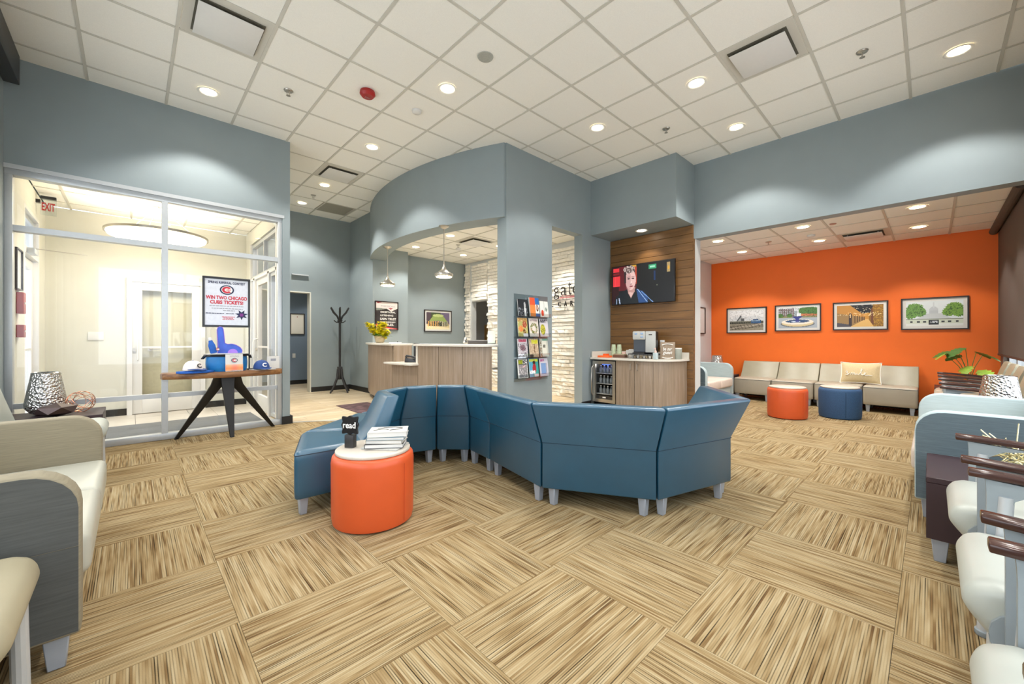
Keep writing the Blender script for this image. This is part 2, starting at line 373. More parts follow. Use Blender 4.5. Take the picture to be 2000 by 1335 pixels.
# painting tools
def hx(h): h = h.lstrip('#'); return np.array([int(h[i:i+2], 16)/255 for i in (0, 2, 4)])
def fill(U, c): return np.ones(U.shape+(3,))*hx(c)
def put(C, mask, c, a=1.0):
    c = hx(c) if isinstance(c, str) else c
    m = np.clip(np.asarray(mask, float), 0, 1)[..., None]*a; C[:] = C*(1-m)+c*m
def ell(U, V, x, y, rx, ry): return ((U-x)/rx)**2+((V-y)/ry)**2 < 1
def rect(U, V, x0, x1, y0, y1): return (U > x0)&(U < x1)&(V > y0)&(V < y1)
def poly(U, V, pts):
    ins = np.zeros(U.shape, bool); n = len(pts)
    for i in range(n):
        x0, y0 = pts[i]; x1, y1 = pts[(i+1) % n]
        if y0 == y1: continue
        c = ((y0 > V) != (y1 > V)) & (U < (x1-x0)*(V-y0)/(y1-y0)+x0); ins ^= c
    return ins
def grain(U, k=1.0, sm=0):
    g = rng.rand(*U.shape)
    for _ in range(sm): g = (g+np.roll(g,1,0)+np.roll(g,-1,0)+np.roll(g,1,1)+np.roll(g,-1,1))/5
    g = (g-g.min())/(g.max()-g.min()+1e-9); return g*k

# ------------------------------------------------------------------ the setting
CE = 3.786
YG = 6.03            # glazed vestibule front
def wall(name, axis, p0, p1, a0, a1, z0, z1, holes=(), m='wall', label=None):
    mb = MB(); ks = sorted({a0, a1, *[h[0] for h in holes], *[h[1] for h in holes]})
    for u, v in zip(ks, ks[1:]):
        hs = sorted([(h[2], h[3]) for h in holes if h[0] <= u+1e-6 and h[1] >= v-1e-6]); z = z0
        for hz0, hz1 in hs+[(z1, z1)]:
            if hz0 > z+1e-4:
                if axis == 'X': mb.box(p0, p1, u, v, z, hz0)
                else: mb.box(u, v, p0, p1, z, hz0)
            z = max(z, hz1)
    return struct(name, mb, m, label)
floor = struct('floor', MB().box(-1.1, 11.4, -.95, 12.2, -.12, -.009), 'black', 'floor slab under carpet tiles and planks')
struct('ground', MB().box(-16, -1.12, -16, 22, -.16, -.13), 'pave')
struct('ground', MB().box(-1.1, 16, -16, -.97, -.16, -.13), 'pave')
# quarter-turned carpet tiles, one object each
TX, TY, T = .312, .707, .6075
tm = MB().box(-T/2+.0007, T/2-.0007, -T/2+.0007, T/2-.0007, -.0085, 0).build('carpet_tile', 'carpet')
tme = tm.data; first = True
def in_carpet(x, y):
    if x > 6.3: return y < 3.35 and x < 9.3
    if y > 5.95: return False
    if x > 3.7: return y < 4.1
    return not (y > 3.9 and x > 2.9+1.4*(5.3-y)/1.5+.5)
for i in range(-3, 16):
    for j in range(-3, 10):
        x, y = TX+(i+.5)*T, TY+(j+.5)*T
        if x < -1.05 or y < -.95 or x > 9.3: continue
        if not in_carpet(x-T/2 if x < 6.3 else x, y-T/2): continue
        rz = 0 if (i+j) % 2 == 0 else PI/2
        if rng.rand() < .5: rz += PI
        if first: o = tm; o.parent = floor; o.location = (x, y, 0); o.rotation_euler.z = rz; first = False
        else: link('carpet_tile', tme, floor, (x, y, 0), rz)
edge = [(1.46, 6.1), (1.62, 5.99), (1.85, 5.87), (2.2, 5.6), (2.6, 5.15), (3.0, 4.65), (3.35, 4.25), (3.67, 3.96)]
wf = MB().prism(edge+[(6.2, 3.96), (6.2, 12.1), (1.46, 12.1)], -.0085, .004)
wo = wf.build('plank_floor', 'plank', smooth=0); wo['kind'] = 'structure'; wo.parent = floor
et = MB()
for a, b in zip(edge, edge[1:]): et.bar((a[0], a[1], .003), (b[0], b[1], .003), .02, .007)
eo = et.build('edge_trim', 'alu', floor)
# vestibule floor tiles and mat
vt = MB().box(-.148, .148, -.298, .298, -.008, 0).build('floor_tile', 'vtile', floor); vt.location = (-.72, 6.4, .001); k0 = True
for i in range(8):
    for j in range(4):
        x, y = -.72+i*.3, 6.4+j*.6
        if k0: k0 = False; continue
        link('floor_tile', vt.data, floor, (x, y, .001))
tag(MB().box(-.7, 1.32, 6.42, 7.25, .0015, .012).build('entrance_mat', 'mat', bevel=.003), 'grey ribbed mat inside the glazed entrance', 'mat')
tag(MB().box(2.5, 3.04, 5.3, 6.95, .005, .013).build('rug', 'rug', bevel=.002), 'plum and grey patterned rug before the reception desk', 'rug')

# outer walls with windows
wall('wall_left', 'X', -1.02, -.87, -.69, 9.15, 0, CE+.05, [(-.1, 2.6, .5, 2.8), (2.8, 5.5, .5, 2.8), (6.87, 7.85, 0, 2.64)])
wall('wall_right', 'Y', -.84, -.69, -.87, 9.25, 0, CE+.05, [(-.6, 2.5, .5, 2.8), (2.7, 5.8, .5, 2.8), (6.5, 8.8, .5, 2.6)], m='brownwall')
def window(n, axis, p, a0, a1, z0, z1, divs=1, panes=True):
    w = MB(); t = .05
    def B(mb, u0, u1, q0, q1, d=.03):
        return mb.box(p-d, p+d, u0, u1, q0, q1) if axis == 'X' else mb.box(u0, u1, p-d, p+d, q0, q1)
    B(w, a0, a1, z0, z0+t); B(w, a0, a1, z1-t, z1); B(w, a0, a0+t, z0+t, z1-t); B(w, a1-t, a1, z0+t, z1-t)
    o = w.build('window_%d' % n, 'alu'); o['kind'] = 'structure'; st = (a1-a0)/divs
    for k in range(1, divs): B(MB(), a0+k*st-.025, a0+k*st+.025, z0+t, z1-t, .028).build('mullion', 'alu', o)
    for k in range(divs): B(MB(), a0+k*st+(.05 if k == 0 else .025), a0+(k+1)*st-(.05 if k == divs-1 else .025), z0+t, z1-t, .003).build('pane', 'glass', o)
    return o
window(1, 'X', -.95, -.1, 2.6, .5, 2.8, 2); window(2, 'X', -.95, 2.8, 5.5, .5, 2.8, 2)
window(3, 'Y', -.77, -.6, 2.5, .5, 2.8, 2); window(4, 'Y', -.77, 2.7, 5.8, .5, 2.8, 2); window(5, 'Y', -.77, 6.5, 8.8, .5, 2.6, 3)
# roller shades
def shade(x0, x1, z0, z1, label):
    t = thing('roller_shade', label, 'shade', (x0, -.62, z1)); w = x1-x0
    MB().tube([(0, 0, 0), (w, 0, 0)], .045, 14).build('roller', 'shade', t)
    MB().box(.01, w-.01, -.046, -.043, z0-z1, 0).build('shade_cloth', 'shade', t)
    MB().box(0, w, -.052, -.037, z0-z1-.025, z0-z1).build('bottom_bar', 'charcoal', t)
    return t
shade(6.44, 9.04, .93, 2.69, 'dark brown roller shade drawn down beside the orange wall')
tag(MB().box(-.86, -.76, 3.2, 5.86, 3.5, 3.77).build('shade_housing', 'charcoal', bevel=.006), 'black boxed shade housing high in the left corner', 'shade')

# vestibule
wall('wall_vestibule', 'Y', 5.96, 6.1, -.87, 1.54, 0, CE+.02, [(-.87, 1.45, 0, 2.77)])
wall('wall_entrance', 'X', 1.45, 1.54, 6.1, 9.15, 0, CE+.02, [(6.25, 7.95, 0, 2.72)], m='wallwarm')
struct('wall_entrance_face', MB().box(1.54, 1.56, 6.1, 9.15, 2.75, CE+.02).box(1.54, 1.56, 7.98, 9.15, 0, 2.75), 'wall')
wall('wall_entry', 'Y', 8.3, 8.45, -.87, 1.45, 0, 2.95, [(-.05, .86, 0, 2.06)], m='wallwarm')
struct('wall_entry_left', MB().box(-.87, -.86, 6.1, 6.87, 0, 2.95).box(-.87, -.86, 7.85, 8.3, 0, 2.95).box(-.87, -.86, 6.87, 7.85, 2.64, 2.95), 'wallwarm')
def glazing():
    f = MB().box(-.87, 1.45, YG-.05, YG+.05, 2.69, 2.77).box(-.87, 1.45, YG-.05, YG+.05, 0, .07).box(-.87, -.82, YG-.05, YG+.05, .07, 2.69).box(1.4, 1.45, YG-.05, YG+.05, .07, 2.69)
    o = f.build('window_6', 'alu', bevel=.003); o['kind'] = 'structure'
    MB().box(-.88, 1.47, YG-.075, YG-.045, 2.745, 2.785).build('head_trim', 'alu', o)
    MB().box(.24, .295, YG-.049, YG+.049, .07, 2.69).build('mullion', 'alu', o)
    for a, b in ((-.82, .24), (.295, 1.4)):
        MB().box(a, b, YG-.048, YG+.048, 2.165, 2.22).build('transom', 'alu', o)
        MB().box(a, b, YG-.02, YG+.045, .47, .52).build('rail', 'alu', o)
        MB().box(a, b, YG-.004, YG+.004, 2.22, 2.69).build('pane', 'glass', o)
        MB().box(a, b, YG-.004, YG+.004, .52, 2.165).build('pane', 'glass', o)
        MB().box(a, b, YG-.004, YG+.004, .07, .47).build('pane', 'glass', o)
glazing()
def glazed_door(n, axis, p, a0, a1, h, pull_at, m='white', t=.09):
    def B(mb, u0, u1, z0, z1, d):
        return mb.box(p-d, p+d, u0, u1, z0, z1) if axis == 'X' else mb.box(u0, u1, p-d, p+d, z0, z1)
    f = MB(); B(f, a0, a0+t, .01, h, .022); B(f, a1-t, a1, .01, h, .022); B(f, a0+t, a1-t, .01, .25, .022); B(f, a0+t, a1-t, h-t*1.1, h, .022)
    o = f.build('door_%d' % n, m, bevel=.003); o['kind'] = 'structure'
    B(MB(), a0+t, a1-t, .25, h-t*1.1, .004).build('pane', 'glass', o)
    B(MB(), a0+t, a1-t, 1.0, 1.025, .018).build('push_bar', m, o)
    s = -1
    q = (lambda u, off, z: (p+s*off, u, z)) if axis == 'X' else (lambda u, off, z: (u, p+s*off, z))
    d = .09 if pull_at < (a0+a1)/2 else -.09
    pth = [q(pull_at, .022, .82), q(pull_at, .075, .83), q(pull_at, .085, .9), q(pull_at, .085, 1.08), q(pull_at, .075, 1.13), q(pull_at, .022, 1.14)]
    MB().tube(pth, .012, 8).build('pull_handle', 'white', o)
    MB().tube([q(pull_at-d*.4, .02, .97), q(pull_at-d*.4, .05, .97)], .022, 12).build('lock_cylinder', 'steel', o)
    return o
glazed_door(1, 'X', 1.495, 6.75, 7.6, 2.1, 7.52)
window(7, 'X', 1.495, 6.3, 7.9, 2.13, 2.7, 2)
fr = MB().box(1.44, 1.55, 6.66, 6.74, 0, 2.13).box(1.44, 1.55, 7.61, 7.69, 0, 2.13).box(1.44, 1.55, 6.25, 6.3, 0, 2.72).box(1.44, 1.55, 7.9, 7.95, 0, 2.72).box(1.44, 1.55, 6.25, 7.95, 2.1, 2.14)
struct('trim_1', fr, 'white')
window(8, 'X', 1.495, 6.3, 6.66, .02, 2.1); window(9, 'X', 1.495, 7.69, 7.9, .02, 2.1)
glazed_door(2, 'X', -.93, 6.92, 7.8, 2.1, 7.0)
struct('trim_2', MB().box(-1.0, -.86, 6.87, 6.92, 0, 2.64).box(-1.0, -.86, 7.8, 7.85, 0, 2.64).box(-1.0, -.86, 6.92, 7.8, 2.11, 2.18).box(-1.0, -.86, 6.92, 7.8, 2.6, 2.64), 'white')
window(10, 'X', -.93, 6.92, 7.8, 2.18, 2.6)
glazed_door(3, 'Y', 8.28, -.0, .81, 2.0, .06, t=.11)
struct('trim_3', MB().box(-.06, 0, 8.24, 8.32, 0, 2.07).box(.81, .87, 8.24, 8.32, 0, 2.07).box(0, .81, 8.24, 8.32, 2.0, 2.07), 'white')
# closed inner door seen through the glass
d4 = MB().box(-.05, .86, 8.4, 8.45, 0, 2.06).build('door_4', mat('beige_door_paint', '#c9c4a6', .5), bevel=.002); d4['kind'] = 'structure'
MB().tube([(.2, 8.4, .98), (.2, 8.36, .98), (.32, 8.36, .985)], .01, 8).tube([(.2, 8.4, .98), (.2, 8.385, .98)], .028, 14).build('lever_handle', 'steel', d4)
tag(MB().box(-.46, -.3, 8.285, 8.299, 1.12, 1.24).build('wall_plate', 'white', bevel=.003), 'blank white plate on the cream entrance wall', 'wall plate')
struct('baseboard_entry', MB().box(-.86, -.06, 8.285, 8.3, 0, .1).box(.87, 1.45, 8.285, 8.3, 0, .1), 'black')

# hall, reception, alcove, far lounge
wall('wall_back', 'Y', 9.15, 9.32, 1.54, 6.3, 0, CE+.02, [(1.7, 2.766, 0, 2.13)])
struct('door_5_jamb', MB().box(2.745, 2.768, 9.14, 9.325, 0, 2.135).box(1.69, 1.712, 9.14, 9.325, 0, 2.135).box(1.712, 2.745, 9.14, 9.325, 2.112, 2.135), 'wallwarm')
wall('wall_office', 'Y', 11.0, 11.1, 1.0, 4.6, 0, 2.7, m=mat('slate_blue_paint', '#78889a', .6, amt=.02))
struct('wall_office_left', MB().box(1.0, 1.1, 9.32, 11, 0, 2.7), 'wall'); struct('wall_office_right', MB().box(4.5, 4.6, 9.32, 11, 0, 2.7), 'wall')
struct('ceiling_office', MB().box(1.0, 4.6, 9.32, 11.1, 2.7, 2.78), 'tile')
wall('wall_hall', 'X', 3.6, 3.75, 7.965, 9.15, 0, CE+.02)
CXc, CYc = 7.845, 6.06
def arc(R, y0, y1, n):
    return [(CXc-math.sqrt(R*R-(y0+(y1-y0)*k/n-CYc)**2), y0+(y1-y0)*k/n) for k in range(n+1)]
oa = arc(4.70, 8.14, 3.975, 40); ia = [(3.75, 8.14)]+arc(4.38, 7.97, 4.12, 38)+[(3.98, 3.975)]
sof = MB().loft([[(o[0], o[1], 2.79), (i_[0], i_[1], 2.79), (i_[0], i_[1], CE+.02), (o[0], o[1], CE+.02)] for o, i_ in zip(oa, ia)])
struct('soffit_reception', sof, 'wall', smooth=30)
wall('wall_poster', 'Y', 7.97, 8.26, 3.752, 4.41, 0, 3.09)
wall('wall_reception', 'Y', 8.26, 8.4, 4.38, 6.3, 0, 3.09)
sw = wall('wall_stone', 'X', 6.2, 6.35, 3.96, 8.4, 0, CE+.02, [(7.355, 7.995, 0, 2.07)], m='wallpale')
wall('wall_column', 'Y', 3.96, 4.12, 3.67, 6.2, 0, CE+.02, [(4.602, 5.36, 0, 2.85)])
struct('wall_column_return', MB().box(3.66, 3.98, 3.958, 4.14, 0, CE+.02), 'wall')
wall('wall_alcove', 'X', 6.215, 6.4, 2.5, 3.96, 0, CE+.02)
struct('soffit_alcove', MB().box(5.6, 6.215, 2.5, 3.96, 2.88, CE+.02), 'wall')
struct('beam', MB().box(6.22, 6.4, -.69, 2.5, 2.665, CE+.02), 'wall')
struct('wall_alcove_end', MB().box(6.22, 6.42, 2.485, 2.5, 0, 2.665), 'wallpale')
wall('wall_orange', 'X', 9.1, 9.25, -.69, 3.29, 0, 2.9, m='orange')
wall('wall_lounge', 'Y', 3.29, 3.44, 6.4, 9.25, 0, 2.9, m='wallpale')
# room beyond the stone wall doorway
struct('wall_store', MB().box(8.2, 8.3, 6.6, 9.6, 0, 2.6).box(6.35, 8.3, 9.5, 9.6, 0, 2.6).box(6.35, 8.3, 6.5, 6.6, 0, 2.6), 'wallpale'); struct('ceiling_store', MB().box(6.3, 8.3, 6.5, 9.6, 2.6, 2.7), 'tile')
struct('wall_store_pier', MB().box(6.95, 7.15, 9.0, 9.5, 0, 2.6), 'wallpale')
t = thing('tall_cabinet', 'honey maple cabinet seen through the doorway in the stone wall', 'cabinet', (7.62, 8.65, 0))
MB().box(-.25, .25, -.25, .25, 0, 1.55).build('body', 'maple', t); MB().box(-.24, .24, -.27, -.251, .05, 1.53).build('door', 'maple', t)
# baseboards
for nm, a in (('back', (2.768, 3.6, 9.138, 9.15)), ('hall', (3.588, 3.6, 8.1, 9.14)), ('orange', (9.088, 9.1, -.6, 3.28)), ('lounge', (6.45, 9.09, 3.278, 3.29)),
              ('pillar', (1.44, 1.56, 5.948, 5.96)), ('pillar_side', (1.56, 1.57, 5.948, 6.1)), ('column', (3.67, 4.6, 3.948, 3.957)), ('alcove', (5.34, 5.6, 3.948, 3.96)),
              ('alcove_end', (6.22, 6.42, 2.473, 2.485)), ('office', (1.1, 4.5, 10.985, 11.0)), ('right', (-.6, 9.0, -.69, -.678))):
    struct('baseboard_'+nm, MB().box(a[0], a[1], a[2], a[3], 0, .105), 'black')

# ceilings: slab, bars, lay-in tiles
def ceiling(x0, x1, y0, y1, z, ox, oy, skip=lambda x, y: False, holes=(), left=None):
    L_ = left or (lambda y: x0)
    c = struct('ceiling', MB().prism([(L_(y0+(y1-y0)*k/12), y0+(y1-y0)*k/12) for k in range(13)]+[(x1, y1), (x1, y0)], z+.03, z+.07), 'tile')
    g = .61; i0 = math.floor((x0-ox)/g); i1 = math.ceil((x1-ox)/g); j0 = math.floor((y0-oy)/g); j1 = math.ceil((y1-oy)/g)
    shared = {}
    for i in range(i0, i1+1):
        x = ox+i*g
        ys_ = [y0+(y1-y0)*k/60 for k in range(61) if L_(y0+(y1-y0)*k/60) <= x-.012]
        if x0-.02 < x < x1+.02 and (len(ys_) > 1 or not left): MB().box(x-.012, x+.012, ys_[0] if left else y0, ys_[-1] if left else y1, z-.003, z+.03).build('main_bar', 'tbar', c)
    for j in range(j0, j1+1):
        y = oy+j*g
        if y0-.02 < y < y1+.02: MB().box(L_(y), x1, y-.012, y+.012, z-.0025, z+.0295).build('cross_bar', 'tbar', c)
    for i in range(i0, i1):
        for j in range(j0, j1):
            a0, a1 = max(x0, ox+i*g)+.0125, min(x1, ox+(i+1)*g)-.0125; b0, b1 = max(y0, oy+j*g)+.0125, min(y1, oy+(j+1)*g)-.0125
            if a1-a0 < .02 or b1-b0 < .02: continue
            cx, cy = (a0+a1)/2, (b0+b1)/2
            if skip(cx, cy): continue
            if any(abs(cx-hx_) < .3 and abs(cy-hy) < .3 for hx_, hy in holes): continue
            if left and max(L_(b0), L_(b1)) > a0:
                if min(L_(b0), L_(b1)) < a1-.03:
                    P_ = [(max(a0, min(a1-.01, L_(b0+(b1-b0)*k/4))), b0+(b1-b0)*k/4) for k in range(5)]
                    MB().prism([(q[0]-cx, q[1]-cy) for q in P_+[(a1, b1), (a1, b0)]], .003, .025).build('ceiling_tile', 'tile', c, loc=(cx, cy, z))
                continue
            key = (round(a1-a0, 3), round(b1-b0, 3))
            if key not in shared:
                w, d = (a1-a0)/2, (b1-b0)/2
                shared[key] = MB().box(-w, w, -d, d, .003, .025).build('ceiling_tile', 'tile', c, loc=(cx, cy, z)).data
            else: link('ceiling_tile', shared[key], c, (cx, cy, z))
    return c
def skip_main(x, y):
    if x > 3.95 and y > 4.35: return True
    if x > 5.75 and y > 2.7: return True
    if y > 6.2 and x < 1.3: return True
    return x > 3.75 and y > 8.3
ceiling(-.87, 6.22, -.69, 9.15, CE, 1.496, 3.207, skip_main, [(2.97, 8.40)])
ceiling(3.2, 6.2, 4.12, 8.26, 3.05, 3.36, 4.59, left=lambda y: CXc-math.sqrt(4.5**2-(y-CYc)**2))
ceiling(6.4, 9.1, -.69, 3.29, 2.75, 6.7, -.19)
ceiling(-.86, 1.45, 6.1, 8.3, 2.95, -.62, 5.5)
tag(MB().box(2.686, 3.271, 8.11, 8.69, CE-.002, CE+.02).build('return_grille', mat('grey_perforated_grille', '#9b978a', .7, amt=.1, scale=200)), 'grey perforated return grille in the hall ceiling', 'vent')

# split-face stones, each its own piece
smesh = []
for k in range(8):
    L = .2+.05*k; h = .0355; d = .012+.006*(k % 4)
    mb = MB(); n = 5; top = []; R = []
    for q in range(n+1):
        y = -L/2+L*q/n; dx = rng.uniform(0, .02); hh = h-rng.uniform(0, .004)
        R.append([(0, y, -hh), (-(d+dx), y, -hh+rng.uniform(0, .008)), (-(d+rng.uniform(0, .02)), y, hh-rng.uniform(0, .008)), (0, y, hh)])
    mb.loft(R); o = mb.build('stone', 'stone', smooth=0); smesh.append((L, o.data)); bpy.data.objects.remove(o)
def stones(y0, y1, z0, z1):
    z = z0+.037
    while z < z1:
        y = y0
        while y < y1-.02:
            L, me = smesh[rng.randint(8)]; k = min(1.0, (y1-y)/L)
            if y1-y-L < .12: k = (y1-y)/L
            o = link('stone', me, sw, (6.2, y+L*k/2, z)); o.scale = (rng.uniform(.5, 1.9), k, 1); y += L*k+.002
        z += .0735
stones(4.15, 5.35, 0, 2.95); stones(6.95, 7.32, 0, 3.0); stones(8.05, 8.22, 0, 3.0); stones(7.36, 7.95, 2.09, 3.0)
stones(6.55, 6.95, 1.0, 3.0)
# oak planks of the alcove
z = .01; k = 0
while z < 2.87:
    h = min(.127, 2.875-z)
    MB().box(6.193, 6.214, 2.502, 3.958, z, z+h).build('plank', 'panelwood', bpy.data.objects['wall_alcove'], bevel=.003, seg=1); z += h+.0035
struct('trim_4', MB().box(6.188, 6.222, 2.4865, 2.502, 0, 2.665), 'panelwood')

# ------------------------------------------------------------------ ceiling fittings
def downlight(name_label, x, y, z, watts, size=112, blend=.35, col=DL_COL):
    t = thing('downlight', name_label, 'ceiling light', (x, y, z))
    MB().lathe([(.095, -.001), (.1, -.005), (.094, -.008), (.078, -.007), (.07, .0)], 28, cap=False).build('trim_ring', 'dlwhite', t)
    MB().lathe([(.0699, -.002), (.05, -.003), (.001, -.0035)], 24, cap=False).build('lens', 'lamp', t)
    l = bpy.data.lights.new('lamp', 'SPOT'); l.energy = watts; l.spot_size = math.radians(size); l.spot_blend = blend; l.color = col; l.shadow_soft_size = .06
    lo = bpy.data.objects.new('lamp', l); COL.objects.link(lo); lo.parent = t; lo.location = (0, 0, -.02)
    t['group'] = 'recessed downlights'; return t
main_dl = [(.591, 5.34, 'bright round downlight nearest the glazed entrance'), (2.416, 3.53, 'bright round downlight over the blue sofa, right of the red alarm'), (4.229, 1.677, 'bright round downlight left of the far right air diffuser'),
           (4.224, 2.885, 'bright round downlight just left of the alcove, above the magazine column'), (5.47, 1.682, 'bright round downlight close to the blue beam over the lounge'),
           (5.5, -.171, 'bright round downlight at the far right of the main ceiling'), (2.399, 5.321, 'bright round downlight left of the curved soffit'),
           (2.397, 7.197, 'small bright downlight in the hall ceiling below the square diffuser'), (2.395, 8.448, 'farthest small downlight, close to the hall end wall')]
for x, y, l in main_dl: downlight(l, x, y, CE, DL_W*(1.5 if y > 7 else 1.0))
for x, y, l in ((.59, 3.53, 'over the space before the taupe loveseat'), (.59, 1.68, 'over the lower left guest chair'), (2.41, 1.68, 'over the near end of the blue sofa'), (2.41, -.17, 'over the middle right guest chair'), (4.2, -.17, 'over the right pale blue loveseat'), (.59, -.17, 'in the near corner of the room')): downlight('round downlight '+l, x, y, CE, DL_W*.85)
for x, y, l in ((3.9, 5.37, 'recessed downlight over the reception desk, nearest the column'), (4.27, 6.14, 'recessed downlight right of the taller pendant cord'), (4.27, 7.39, 'recessed downlight between the two pendants'),
                (5.476, 7.367, 'recessed downlight at the back of reception near the stone wall'), (5.474, 6.12, 'recessed downlight washing the stone wall in reception'), (5.47, 4.88, 'recessed downlight washing the stone lettering')):
    downlight(l, x, y, 3.05, 84, 115, .5)
for x, y, l in ((7.0, 2.43, 'leftmost downlight of the lounge ceiling'), (8.19, 2.42, 'second lounge downlight, near the orange wall at left'), (7.0, 1.277, 'lounge downlight left of the white disc'),
                (8.18, 1.272, 'lounge downlight near the orange wall beside the air diffuser'), (6.95, .118, 'brightest lounge downlight close to the beam at right'), (8.2, .124, 'lounge downlight near the orange wall at right')):
    downlight(l, x, y, 2.75, 62, 112, .35)
downlight('downlight in the alcove soffit over the television', 5.925, 3.21, 2.88, 26, 100, .35, (1, .9, .74))
for k, (x, y, l) in enumerate(((2.3, 10.1, ''), (3.4, 10.1, ''))): downlight(('left','right')[k]+' office downlight beyond the hall doorway', x, y, 2.7, 36)
downlight('store room downlight behind the stone wall', 7.2, 8.0, 2.6, 20)
def sprinkler(x, y, z, l):
    t = thing('sprinkler_head', l, 'sprinkler', (x, y, z), group='sprinkler heads')
    MB().lathe([(.045, 0), (.04, -.008), (.014, -.012)], 20).build('escutcheon', 'steel', t)
    MB().tube([(-.012, 0, -.01), (-.014, 0, -.04), (0, 0, -.05)], .003, 6).tube([(.012, 0, -.01), (.014, 0, -.04), (0, 0, -.05)], .003, 6).build('yoke', 'steel', t)
    MB().lathe([(.02, -.05), (.022, -.053), (.001, -.054)], 12).build('deflector', 'steel', t)
for a in ((1.206, 4.73, CE, 'sprinkler head between the left downlight and the red alarm'), (4.877, .44, CE, 'sprinkler head right of the far right diffuser'), (4.87, 2.303, CE, 'sprinkler head above the beam corner'),
          (2.418, 7.853, CE, 'sprinkler head between the two hall downlights'), (4.8, 6.635, 3.05, 'sprinkler head in the reception ceiling'), (7.65, 1.865, 2.75, 'sprinkler head in the lounge ceiling')): sprinkler(*a)
t = thing('fire_alarm', 'red ceiling fire alarm with clear strobe', 'alarm', (1.826, 4.164, CE))
MB().lathe([(.075, 0), (.08, -.03), (.06, -.055), (.001, -.058)], 28).build('housing', 'red', t); MB().box(-.03, .03, -.015, .015, -.075, -.055).build('strobe', 'acrylic', t, bevel=.004)
tag(MB().lathe([(.075, 0), (.072, -.006), (.001, -.007)], 28).build('ceiling_speaker', mat('pale_grey_mesh', '#a9aaa2', .7, amt=.2, scale=220), loc=(2.402, 2.887, CE)), 'pale grey round speaker flush in the ceiling', 'speaker')
for x, y, z, l in ((2.391, 4.117, CE, 'small white disc detector left of the brightest downlight'), (5.0, 6.9, 3.05, 'white disc detector in reception ceiling'), (7.64, 1.29, 2.75, 'white disc detector beside the lounge air diffuser')):
    tag(MB().lathe([(.055, 0), (.052, -.02), (.04, -.03), (.001, -.032)], 24).build('smoke_detector', 'white', loc=(x, y, z)), l, 'detector')
tag(MB().lathe([(.04, 0), (.036, -.01), (.001, -.012)], 20).build('ceiling_sensor', mat('dull_pink_plastic', '#b98f80', .5), loc=(7.1, .95, 2.75)), 'small pinkish sensor disc in the lounge ceiling', 'sensor')
def diffuser(x, y, z, l, s=.22):
    t = thing('air_diffuser', l, 'vent', (x, y, z), group='square ceiling diffusers')
    MB().box(-.295, .295, -.295, .295, -.001, .003).build('pan', 'tbar', t)
    MB().box(-s-.012, s+.012, -s-.012, s+.012, -.006, -.0015).build('slot_shade', mat('painted_slot_shade', '#605c50', .9), t)  # flat sheet, the shade of the gap behind the plate painted into its colour
    MB().box(-s, s, -s, s, -.034, -.028).build('face_plate', 'white', t, bevel=.002)
    for a, b in ((-1, -1), (1, -1), (1, 1), (-1, 1)): MB().box(a*s*.8-.006, a*s*.8+.006, b*s*.8-.006, b*s*.8+.006, -.028, -.006).build('hanger', 'tbar', t)
for a in ((.59, 4.12, CE, 'white square air diffuser at the upper left'), (4.24, 1.08, CE, 'white square air diffuser at the upper right'), (2.40, 6.57, CE, 'white square air diffuser over the hall entrance'),
          (4.9, 6.2, 3.05, 'air diffuser in the reception ceiling'), (8.225, .725, 2.75, 'air diffuser near the orange wall')): diffuser(*a)
# pendant lamps
def pendant(x, y, zt, zb, l):
    t = thing('pendant_lamp', l, 'lamp', (x, y, zt), group='brushed steel pendants'); h = zt-zb
    MB().lathe([(.075, 0), (.07, -.012), (.03, -.035), (.012, -.045)], 24).build('canopy', 'steel', t)
    MB().tube([(0, 0, -.04), (0, 0, -h+.2)], .007, 8).build('stem', 'steel', t)
    MB().lathe([(.01, -h+.24), (.016, -h+.17), (.035, -h+.12), (.085, -h+.075), (.125, -h+.055), (.135, -h+.04), (.13, -h+.02), (.115, -h+.012)], 32, cap=False).build('shade', 'steel', t)
    for k in range(16):
        a = k*PI/8; MB().bar((.133*math.cos(a), .133*math.sin(a), -h+.05), (.12*math.cos(a), .12*math.sin(a), -h+.005), .012, .008).build('prong', 'steel', t)
    MB().lathe([(.113, -h+.012), (.112, -h), (.001, -h-.002)], 28).build('diffuser', mat('lamp_glass_glow', '#ffe7b0', .4, amt=0, emit=6), t)
    lo = bpy.data.objects.new('lamp', bpy.data.lights.new('lamp', 'SPOT')); lo.data.energy = 22; lo.data.spot_size = 2.3; lo.data.color = (1, .86, .62); lo.data.shadow_soft_size = .1
    COL.objects.link(lo); lo.parent = t; lo.location = (0, 0, -h-.02)
pendant(3.32, 6.73, 2.79, 2.09, 'steel pendant lamp farther left over the low desk'); pendant(3.305, 4.92, 2.79, 2.04, 'larger-looking steel pendant lamp nearer the column')
# vestibule bowl
t = thing('bowl_pendant', 'large glowing bowl pendant in the glazed entrance', 'lamp', (.26, 7.2, 2.5))
MB().lathe([(.52, .03), (.5, -.01), (.4, -.05), (.2, -.075), (.001, -.08)], 48, cap=False).build('bowl', 'bowl', t)
MB().lathe([(.515, .02), (.535, .02), (.535, .05), (.515, .05), (.515, .02)], 48, cap=False).build('rim', 'steel', t)
for k in range(3):
    a = k*2*PI/3+.3; MB().tube([(.52*math.cos(a), .52*math.sin(a), .03), (0, 0, .42)], .004, 5).build('cable', 'steel', t)
MB().lathe([(.06, .45), (.06, .42), (.001, .418)], 20).build('canopy', 'steel', t)
lo = bpy.data.objects.new('lamp', bpy.data.lights.new('lamp', 'AREA')); lo.data.shape = 'DISK'; lo.data.size = .9; lo.data.energy = 20; lo.data.color = (1, .95, .87)
COL.objects.link(lo); lo.parent = t; lo.location = (0, 0, -.1)
